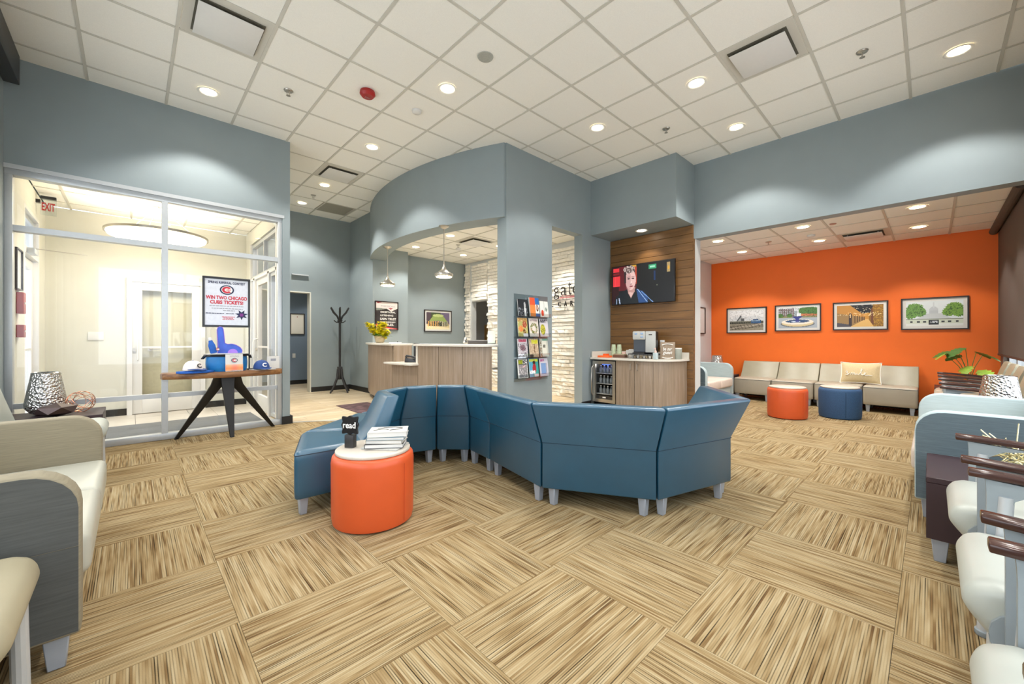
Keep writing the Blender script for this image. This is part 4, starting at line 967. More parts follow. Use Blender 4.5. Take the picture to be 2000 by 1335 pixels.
def art_church(U, V):
    C = fill(U, '#dfe6e8'); g = grain(U, 1, 1)
    put(C, ell(U, V, .5, .62, .08, .16), '#c6ccd0'); put(C, rect(U, V, .485, .515, .7, .95), '#cfd5d8'); put(C, rect(U, V, .42, .58, .48, .62), '#bfc6ca'); put(C, poly(U, V, [(.2, .3), (.36, .5), (.64, .5), (.8, .3)]), '#c9cfd0')
    put(C, V < .3, '#d2d9c8'); put(C, rect(U, V, 0, 1, .25, .3), '#8d9384')
    for x, y, r in ((.16, .66, .19), (.08, .5, .14), (.26, .55, .12), (.86, .68, .17), (.94, .55, .14), (.76, .55, .12)): put(C, ((U-x)/r)**2+((V-y)/(r*1.5))**2+g*.7 < 1.2, '#76a03c' if U.size and x > .7 else '#6d9a46')
    put(C, (g > .6) & (C[..., 1] > C[..., 2]+.15), '#2c4a22', .75); put(C, V < .1, '#e4e7e2')
    for x in (.1, .23, .34, .66, .77, .9): put(C, rect(U, V, x-.025, x+.025, .13, .21), '#3c3f40')
    put(C, rect(U, V, .41, .59, .06, .24), '#22262a'); put(C, rect(U, V, .43, .57, .12, .2) & (g > .4), '#c8ccd0'); return C
def art_pavilion(U, V):
    C = fill(U, '#6b5f78'); g = grain(U, 1, 1)
    put(C, U < .2, '#4a3b45'); put(C, rect(U, V, .2, .6, .6, 1), '#3c4a2c'); put(C, V < .3, '#e9ddb8'); put(C, poly(U, V, [(0, .3), (0, .22), (1, .1), (1, .3)]), '#d9c69b')
    put(C, poly(U, V, [(.15, .55), (.3, .82), (.7, .82), (.88, .52), (.88, .42), (.5, .52), (.1, .45)]), '#8fa05a'); put(C, ell(U, V, .5, .82, .24, .08), '#b5c07c'); put(C, rect(U, V, .06, .95, .2, .46), '#5b5a44')
    for k in range(9): put(C, rect(U, V, .08+.1*k, .11+.1*k, .18, .48), '#e2a55a' if k < 5 else '#b7b8a8')
    put(C, rect(U, V, .3, .38, .2, .42), '#2c3430'); put(C, rect(U, V, .5, .66, .2, .42), '#2c3430'); put(C, (g > .65) & (V < .5), '#f6d48a', .6); return C
fy = [(2.244, 2.976, 1.258, 1.778, 'framed photograph of a railway station, leftmost on the orange wall', art_station), (1.385, 2.105, 1.288, 1.788, 'framed photograph of a blue fountain on the orange wall', art_fountain),
      (.494, 1.217, 1.292, 1.782, 'framed photograph of a lit night alley on the orange wall', art_alley), (-.39, .342, 1.285, 1.79, 'framed photograph of a domed white building and trees, rightmost on the orange wall', art_church)]
for a, b, z0, z1, l, fn in fy: framed('framed_photograph', l, 'picture', (9.1, (a+b)/2, (z0+z1)/2), -PI/2, b-a, z1-z0, fn, 90, 58, group='framed photographs on the orange wall')
framed('framed_photograph', 'framed photograph of a green-roofed pavilion behind the reception desk', 'picture', (5.375, 8.26, 1.573), 0, .772, .523, art_pavilion, 80, 52)
framed('framed_picture', 'slim dark frame seen edge-on on the pale lounge side wall', 'picture', (8.56, 3.29, 1.52), 0, .3, .55, lambda U, V: fill(U, '#d8d8d6'), 4, 4)
def cert(U, V):
    C = fill(U, '#efe9dc'); put(C, ~rect(U, V, .08, .92, .06, .94), '#e2dccb')
    for y in (.5, .3, .22): put(C, rect(U, V, .2, .8, y, y+.012), '#b9b2a4')
    put(C, ell(U, V, .5, .86, .05, .035), '#c99a90'); return C
framed('framed_certificate', 'framed certificate seen through the hall doorway', 'picture', (3.005, 11.0, 1.512), 0, .335, .53, cert, 30, 40, mount=0)
for z, l in ((1.86, 'highest of three white certificates cut by the doorway jamb'), (1.52, 'dark framed certificate cut by the doorway jamb'), (1.18, 'lowest white certificate cut by the doorway jamb')):
    framed('framed_certificate', l, 'picture', (3.41, 11.0, z), 0, .33, .29, cert, 24, 20, mount=0, fw=.012, fm='frame' if z == 1.52 else 'paper')
# reception poster with lettering
def art_mission(U, V):
    C = fill(U, '#3b3535'); put(C, poly(U, V, [(0, 1), (1, 1), (1, .78), (.7, .66), (.5, .76), (0, .74)]), '#e7d9d4'); put(C, poly(U, V, [(0, .78), (0, .68), (.3, .72), (.5, .76)]), '#8b8f86')
    put(C, poly(U, V, [(0, 1), (.3, 1), (.1, .95)]), '#a9283a'); put(C, poly(U, V, [(.55, .79), (.8, .79), (.68, .73)]), '#a33445')
    put(C, poly(U, V, [(.3, .12), (1, .02), (1, 0), (0, 0), (0, .2)]), '#d8403c'); put(C, poly(U, V, [(.3, .06), (1, .0), (0, .0), (0, .1)]), '#f0d6d0'); return C
t = framed('framed_poster', 'framed dark poster with white slogan behind the yellow flowers', 'poster', (3.908, 7.97, 1.63), 0, .52, .605, art_mission, 70, 80, mount=0, fw=.016)
text('MISSION', .3, .035, 'inkgrey', t, (0.02, -.0165, .2), name='word_mission')
for s_, w_, h_, x_, z_ in (('EXCEPTIONAL', .34, .036, .03, .075), ('LISTENING', .29, .036, -.0, .005), ('EARN TRUST', .36, .048, .03, -.07), ('EXTRAORDINARY', .34, .028, .03, -.135), ('SMILES.', .24, .048, .04, -.19)):
    text(s_, w_, h_, 'inkwhite', t, (x_, -.0165, z_), name='slogan_line', bold=.02)
# ------------------------------------------------------------------ console table with its display
t = thing('console_table', 'wooden slab console table on splayed black legs before the glass', 'table', (.81, 5.72, 0))
pl_ = [(-.575, .235), (-.59, .1), (-.575, .02), (-.3, -.1), (0, -.15), (.3, -.12), (.545, -.045), (.59, .05), (.575, .235)]
MB().prism(pl_, .695, .76).build('slab_top', 'slab', t, bevel=.008, seg=2)
def tleg(x, y): return MB().loft([[(x-.02, y-.02, 0), (x+.02, y-.02, 0), (x+.02, y+.02, 0), (x-.02, y+.02, 0)], [(x*.2-.06, y*.2-.03+.02, .6), (x*.2+.06, y*.2-.03+.02, .6), (x*.2+.06, y*.2+.05, .6), (x*.2-.06, y*.2+.05, .6)], [(x*.12-.07, -.03, .6945), (x*.12+.07, -.03, .6945), (x*.12+.07, .06, .6945), (x*.12-.07, .06, .6945)]])
for x, y in ((-.45, .2), (.03, -.12), (.52, .2)): tleg(x, y).build('leg', 'black', t, bevel=.004, seg=1)
ZT = .7605
# poster frame on a side pole
t = thing('poster_stand', 'black framed contest poster on a table stand above the foam finger', 'sign', (.83, 5.88, ZT), 0)
w, h, zc = .475, .60, .82
f = MB().box(-w/2, w/2, -.012, .012, zc+h/2-.025, zc+h/2).box(-w/2, w/2, -.012, .012, zc-h/2, zc-h/2+.025).box(-w/2, -w/2+.022, -.012, .012, zc-h/2+.025, zc+h/2-.025).box(w/2-.022, w/2, -.012, .012, zc-h/2+.025, zc+h/2-.025)
f.build('frame', 'blackpl', t, bevel=.002, seg=1)
MB().box(w/2-.016, w/2-.002, -.007, .007, .012, zc-h/2-.0005).build('pole', 'blackpl', t); MB().box(w/2-.035, w/2+.07, -.06, .06, 0, .012).build('base', 'blackpl', t, bevel=.002)
MB().box(-w/2+.0225, w/2-.0225, -.003, .003, zc-h/2+.0255, zc+h/2-.0255).build('poster_sheet', mat('poster_paper', '#dcdfe8', .5), t)
yy = -.0045
def ringmesh(r0, r1, a0, a1, n=40):
    v = []; 
    for k in range(n+1):
        a = math.radians(a0+(a1-a0)*k/n); v += [(r0*math.cos(a), 0, r0*math.sin(a)), (r1*math.cos(a), 0, r1*math.sin(a))]
    return MB().add(v, [(2*k, 2*k+1, 2*k+3, 2*k+2) for k in range(n)])
def team_logo(parent, x, y, z, r, sx=1.0, word=True):
    a = ringmesh(.001, r, 0, 360).build('emblem_ring', 'inknavy', parent, loc=(x, y, z), smooth=0); a.scale = (sx, 1, 1)
    b = ringmesh(.001, r*.78, 0, 360).build('emblem_field', 'inkwhite', parent, loc=(x, y-.0006, z), smooth=0); b.scale = (sx, 1, 1)
    c = ringmesh(r*.34, r*.7, 38, 322).build('emblem_letter', 'inkred', parent, loc=(x, y-.0012, z), smooth=0); c.scale = (sx, 1, 1)
    if word: text('UBS', r*.72*sx, r*.3, 'inkred', parent, (x+r*.2*sx, y-.0018, z), name='emblem_word', ext=.0005, bold=.02)
text('SPRING REFERRAL CONTEST', .37, .028, 'inknavy', t, (0, yy, zc+.235), name='headline', bold=.035)
team_logo(t, 0, yy, zc+.15, .057, 1.25)
text('WIN TWO CHICAGO', .41, .044, 'inkred', t, (0, yy, zc+.055), name='headline', bold=.04)
text('CUBS TICKETS!', .33, .044, 'inkred', t, (0, yy, zc-.0), name='headline', bold=.04)
mb = MB()
for z, a, b in ((-.045, -.17, .17), (-.075, -.15, .16), (-.1, -.04, .08)):
    x = a
    while x < b: wd = rng.uniform(.012, .035); mb.box(x, min(b, x+wd), yy-.0003, yy, zc+z-.004, zc+z+.004); x += wd+.006
tag(mb.build('small_print', 'inkgrey', t), kind='stuff')
mb = MB()
for a, b, z in ((-.205, -.03, -.135), (-.01, .07, -.135)):
    x = a
    while x < b: wd = rng.uniform(.012, .03); mb.box(x, min(b, x+wd), yy-.0003, yy, zc+z-.004, zc+z+.004); x += wd+.004
tag(mb.build('small_print', 'inknavy', t), kind='stuff')
mb = MB()
for z, a, b in ((-.175, -.05, .08), (-.19, -.035, .06), (-.205, -.045, .075)):
    x = a
    while x < b: wd = rng.uniform(.012, .03); mb.box(x, min(b, x+wd), yy-.0003, yy, zc+z-.0035, zc+z+.0035); x += wd+.004
tag(mb.build('small_print', 'inkred', t), kind='stuff')
st = [(.075 if k % 2 == 0 else .036) for k in range(14)]
v = [(.148+r*math.sin(2*PI*k/14+PI/14*0)*.95, yy-.0006, zc-.145-r*math.cos(2*PI*k/14)*.85) for k, r in enumerate(st)]
MB().add(v, [tuple(range(14))]).build('starburst', 'inknavy', t, smooth=0); MB().box(.13, .166, yy-.0014, yy-.0008, zc-.165, zc-.128).build('starburst_print', mat('purple_ink', '#7d2f86', .5), t)
# cooler bag
t = thing('cooler_bag', 'round blue soft cooler bag with black rim on the console table', 'bag', (.815, 5.77, ZT))
def oval(rx, ry, z, n=40, sag=0): return [(rx*math.cos(2*PI*k/n), ry*math.sin(2*PI*k/n), z+sag*math.sin(6*PI*k/n)) for k in range(n)]
MB().loft([oval(.19, .105, 0), oval(.2, .113, .03), oval(.205, .116, .1, sag=.004), oval(.2, .113, .17)]).build('body', mat('azure_nylon', '#1575b8', .4, amt=.12, scale=14), t, smooth=60)
MB().loft([oval(.2, .113, .171), oval(.222, .127, .178), oval(.225, .13, .196), oval(.215, .124, .2)]).build('rim', 'blackpl', t, smooth=50)
MB().loft([oval(.21, .12, .2005), oval(.212, .122, .206), oval(.15, .08, .21)]).build('lid', 'white', t, smooth=50)
for s in (-1, 1): MB().bar((s*.215, -.06, .185), (s*.235, -.02, .15), .03, .01).build('buckle', 'blackpl', t)
t = thing('foam_finger', 'blue foam pointing finger standing on the cooler bag', 'foam hand', (.86, 5.765, ZT+.211), -.08)
out = [(-.135, 0), (-.13, .07), (-.142, .27), (-.135, .30), (-.115, .312), (-.09, .305), (-.08, .28), (-.066, .12), (-.04, .105), (.0, .11), (.045, .095), (.085, .065), (.105, .03), (.1, 0)]
fo = MB().loft([[(x, -.02, z) for x, z in out], [(x, .02, z) for x, z in out]]).build('hand', 'foam', t, bevel=.006, seg=2)
MB().tube([(x*1.0, -.0205, z) for x, z in out], .0035, 5).build('printed_edge', 'violet', t)
ringmesh(.001, .05, 0, 180).build('printed_patch', 'violet', t, loc=(.01, -.0212, .0), smooth=0)
MB().loft([[(x*.6-.06, .021, z*.96) for x, z in out], [(x*.6-.06, .026, z*.96) for x, z in out]]).build('backing_card', 'paper', t)
t = thing('sports_bottle', 'small blue bottle leaning beside the foam finger', 'bottle', (.685, 5.735, ZT+.215))
b = MB().lathe([(.028, 0), (.034, .01), (.034, .09), (.022, .13), (.018, .15)], 20).build('body', 'clothblue', t); c = MB().lathe([(.02, .151), (.02, .175), (.01, .185)], 16).build('cap', 'white', t)
for o in (b, c): o.rotation_euler.y = -.22
team_logo(t, .03, -.05, .045, .02, 1, False)
t = thing('contest_card', 'tall white contest card with orange foot in front of the cooler bag', 'sign', (.865, 5.625, ZT))
cd = MB().box(-.085, .085, -.004, 0, .0, .2).build('card', 'paper', t); cd.rotation_euler.x = -.05
text('SPRING', .09, .016, 'inkgrey', t, (0, -.006, .178), name='headline'); team_logo(t, 0, -.007, .13, .026, 1.15, False)
paint('colour_band', .17, .075, 30, 14, lambda U, V: np.stack([.96+0*U, .55+.3*np.abs(V-.4)+.05*np.sin(U*9), .35+.45*np.abs(V-.4)], -1), t, (0, -.0085, .045))
MB().box(-.03, .06, -.045, -.009, 0, .014).build('holder_foot', 'acrylic', t, bevel=.002)
def cap(label, loc, rz, m, brim, logo, k=1.0):
    t = thing('baseball_cap', label, 'hat', loc, rz, group='baseball caps on the console')
    R = []
    for a in [PI/2*q/7 for q in range(8)]: R.append([(.088*k*max(.02, math.cos(a)**.8)*math.cos(b), .098*k*max(.02, math.cos(a)**.8)*math.sin(b), .006+.105*k*math.sin(a)) for b in [2*PI*j/28 for j in range(28)]])
    MB().loft(R).build('crown', m, t, smooth=60)
    top = []; bot = []
    for j in range(13):
        a = -PI*.86+PI*.72*j/12; top.append((.09*k*math.cos(a), .096*k*math.sin(a), .012+.004*math.cos(3*a)))
    for j in range(13):
        a = -PI*.14-PI*.72*j/12; bot.append((.098*k*math.cos(a), .165*k*math.sin(a), .0+.012*abs(math.cos(a))))
    lp = top+bot; MB().loft([[(x, y, z+.002) for x, y, z in lp], [(x, y, z+.007) for x, y, z in lp]]).build('brim', brim, t)
    MB().ball((0, 0, .11*k), .007, 8, 6).build('button', brim, t)
    lt = text('C', .045*k, .05*k, logo, t, (0, -.099*k, .055*k), name='letter', ext=.004, rx=PI/2-.35, bold=.03)
    return t
tag(MB().loft([[(x*.16, y*.07, z) for x, y in [(math.cos(a)*(1+.12*math.sin(3*a)), math.sin(a)) for a in [2*PI*k/24 for k in range(24)]]] for z in (0, .014, .024)]).build('folded_shirt', 'clothblue', loc=(.51, 5.64, ZT+.0005), bevel=.003), 'folded royal blue shirt under the white cap', 'shirt')
cap('white baseball cap lying on the blue shirt at the left of the console', (.49, 5.68, ZT+.0265), .5, 'capwhite', 'capnavy', 'inkblack')
tag(MB().box(-.11, .11, -.1, .1, 0, .006).build('paper_pile', 'paper', loc=(1.17, 5.72, ZT), rz=.2), 'low pile of white papers under the navy cap', 'papers')
cap('navy baseball cap with a white letter at the right of the console', (1.155, 5.70, ZT+.0075), .12, 'capnavy', 'capnavy', 'inkwhite')
t = thing('sign_holder', 'small white card holder at the right end of the console', 'sign', (1.30, 5.78, ZT), .1)
MB().box(-.075, .075, -.03, .03, 0, .006).build('base', 'acrylic', t); MB().box(-.07, .07, -.004, 0, .0065, .16).build('card', 'paper', t)
MB().box(-.03, .03, -.0052, -.0045, .1, .13).build('printed_mark', 'inkgrey', t)
# ------------------------------------------------------------------ entrance wall devices
t = thing('exit_sign', 'red exit sign seen from the side high in the entrance', 'sign', (-.862, 7.6, 2.80)); MB().box(0, .04, -.03, .03, .02, .06).build('bracket', 'blackpl', t); MB().box(.0405, .17, -.018, .018, -.12, .075).build('panel', 'acrylic', t)
text('EXIT', .11, .1, 'red', t, (.105, -.02, -.02), name='letters', bold=.03); MB().box(0.0405, .17, -.03, .03, .0755, .11).build('housing', 'blackpl', t)
t = thing('door_closer', 'silver door closer arm by the entrance transom', 'door closer', (-.86, 7.0, 2.14)); MB().box(0, .06, -.0, .25, -.03, .03).build('body', 'alu', t, bevel=.004); MB().bar((.03, .1, .035), (.45, .3, .045), .02, .008).build('arm', 'steel', t)
for y, z, hh, l in ((6.5, 1.51, .22, 'red fire alarm pull box, the upper one by the entrance door'), (6.5, 1.22, .13, 'small red alarm box, the lower one by the entrance door')):
    t = thing('alarm_box', l, 'alarm', (-.8595, y, z), group='red alarm boxes'); MB().box(0, .05, -.06, .06, -hh/2, hh/2).build('housing', 'red', t, bevel=.005); MB().box(.0505, .056, -.03, .03, -.01, .01).build('handle', 'inkwhite', t)
framed('framed_notice', 'framed white notice on the cream wall left of the entrance door', 'notice', (-.8595, 6.45, 1.85), PI/2, .3, .42, lambda U, V: fill(U, '#dfe3e2'), 4, 4, mount=0, fw=.012)
# ------------------------------------------------------------------ coat rack
t = thing('coat_rack', 'dark wooden coat rack with curved hooks in the hall corner', 'coat rack', (3.2, 8.68, 0))
MB().tube([(0, 0, .35), (0, 0, 1.62)], .024, 12).build('pole', 'charcoal', t); MB().box(-.045, .045, -.045, .045, .28, .55).build('collar', 'charcoal', t, bevel=.012)
for k in range(4):
    a = k*PI/2+.35; c_, s_ = math.cos(a), math.sin(a)
    MB().tube([(.05*c_, .05*s_, .5), (.07*c_, .07*s_, .32), (.15*c_, .15*s_, .15), (.24*c_, .24*s_, .012)], [.022, .022, .02, .017], 8).build('foot', 'charcoal', t)
for k in range(6):
    a = k*PI/3+.2; c_, s_ = math.cos(a), math.sin(a); MB().tube([(.02*c_, .02*s_, 1.52), (.06*c_, .06*s_, 1.62), (.14*c_, .14*s_, 1.70), (.2*c_, .2*s_, 1.80)], [.016, .018, .02, .016], 8).build('hook', 'charcoal', t)
for k in range(4):
    a = k*PI/2; c_, s_ = math.cos(a), math.sin(a); MB().tube([(.02*c_, .02*s_, 1.49), (.07*c_, .07*s_, 1.49), (.12*c_, .12*s_, 1.53)], .012, 8).build('small_hook', 'charcoal', t)
tag(MB().box(-.16, .16, -.05, 0, -.012, .012).build('wall_bracket', 'alu', loc=(2.55, 9.149, 2.48)), 'thin grey bracket bar on the hall wall above the doorway', 'bracket')
tag(MB().box(-.035, .035, -.008, 0, -.055, .055).build('light_switch', 'white', loc=(2.93, 10.999, .72), bevel=.002), 'white outlet plate low on the office wall', 'outlet')
# ------------------------------------------------------------------ reception desk on the curve
t = thing('reception_desk', 'curved reception desk in grey-brown laminate with white counters', 'desk', (0, 0, 0))
def band(Ro, Ri, y0, y1, z0, z1, n=14): return MB().prism(arc(Ro, y0, y1, n)+arc(Ri, y1, y0, n), z0, z1)
spans = [(7.955, 7.4), (7.4, 6.75), (6.75, 6.12), (6.115, 5.76), (5.755, 5.4), (5.395, 4.96), (4.955, 4.54), (4.535, 4.135)]
for a, b in spans:
    top = .735 if 5.3 < (a+b)/2 < 6.12 else 1.03
    band(4.74, 4.70, a-.002, b+.002, .1, top, 8).build('panel', 'greywood', t, smooth=30)
band(4.66, 4.62, 7.95, 4.14, 0, .0995, 24).build('toe_kick', 'black', t)
band(4.79, 4.40, 7.96, 6.06, 1.0305, 1.065).build('high_counter', 'quartz', t, bevel=.004, seg=1); band(4.79, 4.40, 5.44, 4.125, 1.0305, 1.065).build('high_counter', 'quartz', t, bevel=.004, seg=1)
band(4.88, 4.15, 6.16, 5.38, .7355, .765).build('low_counter', 'quartz', t, bevel=.004, seg=1)
for y0, y1 in ((6.1, 6.06), (5.44, 5.4)): band(4.74, 4.42, y0+.002, y1, .766, 1.03, 2).build('end_panel', 'greywood' if y0 > 6 else 'quartz', t)
band(4.6, 4.05, 7.9, 6.12, .70, .73).build('work_surface', 'quartz', t); band(4.6, 4.05, 5.38, 4.3, .70, .73).build('work_surface', 'quartz', t)
# desk things
t = thing('flower_pot', 'yellow flowers in a tapered beige pot on the left of the reception counter', 'flowers', (3.36, 7.12, 1.0655))
MB().lathe([(.06, 0), (.075, .01), (.105, .13), (.1, .132), (.09, .12), (.001, .11)], 24).build('pot', 'pot', t)
for k in range(14):
    a = k*2.4; lf = leafmesh(.11+.03*(k % 3), .045).build('leaf', 'leaf', t); set_leaf(lf, (.05*math.cos(a), .05*math.sin(a), .11), a-PI/2, .9-.3*(k % 3))
for st_, (dx, dy, hh, cnt) in enumerate(((-.09, .03, .36, 11), (.02, .0, .38, 12), (-.02, -.03, .24, 9), (.05, -.03, .22, 8))):
    px = Vector((-dx*0+dx*.72, dx*-.69, 0)); top = Vector((0, 0, hh))+Vector((dx*1.5, -dx*1.3+dy, 0))
    MB().tube([(0, 0, .1), tuple(top*.55+Vector((0, 0, .03))), tuple(top)], .004, 5).build('stem', 'leaf', t)
    mb = MB()
    for q in range(cnt*13):
        f_ = .4+.6*q/(cnt*13); p = top*f_+Vector((rng.uniform(-.06, .06), rng.uniform(-.06, .06), rng.uniform(-.03, .02)))
        for pe in range(4):
            a = rng.uniform(0, 2*PI); u = Vector((math.cos(a), math.sin(a), rng.uniform(-.3, .6)))*.045; w_ = u.cross(Vector((0, 0, 1)))*.6
            mb.add([tuple(p), tuple(p+u*.6+w_), tuple(p+u*1.1), tuple(p+u*.6-w_)], [(0, 1, 2, 3)])
    tag(mb.build('blossom', 'petal', t, smooth=0), kind='stuff')
t = thing('pen_tray', 'small white tray with a pen knob on the left reception counter', 'tray', (3.42, 6.63, 1.0655), .4)
MB().box(-.1, .1, -.06, .06, 0, .012).build('tray', 'white', t, bevel=.003); MB().ball((.06, 0, .022), .01, 10, 6).build('knob', 'blackpl', t)
t = thing('desk_monitor', 'black monitor seen from the side behind the low counter', 'monitor', (3.62, 6.25, .7655), .9)
MB().box(-.11, .11, -.09, .09, 0, .012).build('base', 'blackpl', t); MB().box(-.015, .015, -.01, .01, .0125, .14).build('neck', 'blackpl', t)
o = MB().box(-.2, .2, -.018, .012, .06, .3).build('screen_panel', 'blackpl', t, bevel=.003)
t = thing('desk_phone', 'black desk phone on the low reception counter', 'phone', (3.28, 5.78, .7655), .7)
MB().side([(-.1, 0), (-.1, .02), (.09, .075), (.1, .0)], -.09, .09).build('body', 'blackpl', t, bevel=.004)
MB().tube([(-.065, -.08, .045), (-.068, -.07, .075), (-.068, 0, .095), (-.068, .07, .105), (-.065, .085, .08)], [.02, .019, .013, .019, .02], 10).build('handset', 'blackpl', t)
MB().box(-.02, .07, -.06, .05, .05, .055).build('keypad', 'charcoal', t).rotation_euler.x = .0
t = thing('document_tray', 'dark document tray behind the high reception counter', 'tray', (3.78, 4.62, 1.0655), -.75+PI/2+YAW)
t.rotation_euler.z = YAW-PI/2
MB().box(-.2, .2, -.11, .11, 0, .05).build('tray', mat('dark_tray', '#4c4642', .5), t, bevel=.004); MB().box(-.19, .19, -.1, .1, .0505, .056).build('papers', 'paper', t)
t = thing('small_ornament', 'small dark and silver ornament at the end of the document tray', 'ornament', (3.635, 4.86, 1.0655))
for a, b, c_ in ((0, 0, .03), (.03, .01, .03), (.015, 0, .075)): MB().ball((a, b, c_), .028, 12, 8).build('ball', 'chrome', t)
t = thing('brochure_holder', 'angled clear holder of pale brochures on the reception counter', 'brochures', (3.74, 4.36, 1.0655), YAW-PI/2)
MB().side([(-.05, 0), (-.05, .004), (.035, .18), (.04, .18), (.04, 0)], -.06, .06).build('holder', 'acrylic', t); MB().side([(-.045, .012), (.03, .19), (.036, .19), (-.03, .012)], -.052, .052).build('leaflets', mat('pale_mint_paper', '#e2ead9', .5), t)
t = thing('card_reader', 'small black card terminal beside the brochure holder', 'terminal', (3.79, 4.22, 1.0655), YAW-PI/2); MB().side([(-.05, 0), (-.05, .03), (.05, .075), (.05, 0)], -.03, .03).build('body', 'blackpl', t, bevel=.004)
t = thing('outlet_box', 'white outlet plate on the stone wall near the counter', 'outlet', (6.17, 6.72, 1.2), -PI/2); MB().box(-.09, .09, -.012, 0, -.07, .07).build('plate', 'white', t, bevel=.002); MB().box(-.02, .05, -.014, -.0125, -.03, .04).build('socket', 'greypl', t)
# sign lettering on the stone wall
t = thing('wall_sign', 'dark raised letters tgate and L CARE on the white stone wall', 'sign', (6.11, 4.895, 1.95), -PI/2)
text('t', .075, .29, 'inkblack', t, (-.385, 0, .14), name='letter', ext=.008, bold=-.012)
for ch, x, w_, h_, z_ in (('g', -.245, .14, .24, .09), ('a', -.06, .13, .17, .125), ('t', .09, .08, .25, .165), ('e', .235, .145, .17, .125)): text(ch, w_, h_, 'inkblack', t, (x, 0, z_), name='letter', ext=.008, bold=-.012)
MB().bar((-.17, -.002, -.005), (.38, -.002, -.01), .004, .01).build('red_line', 'inkred', t)
MB().bar((-.12, -.002, .03), (.3, -.002, .0), .004, .006).build('red_line', 'inkred', t)
for ch, x in (('L', -.36), ('C', -.16), ('A', -.01), ('R', .14), ('E', .28)): text(ch, .07, .1, 'inkblack', t, (x, 0, -.125), name='letter', ext=.012, bold=.03)
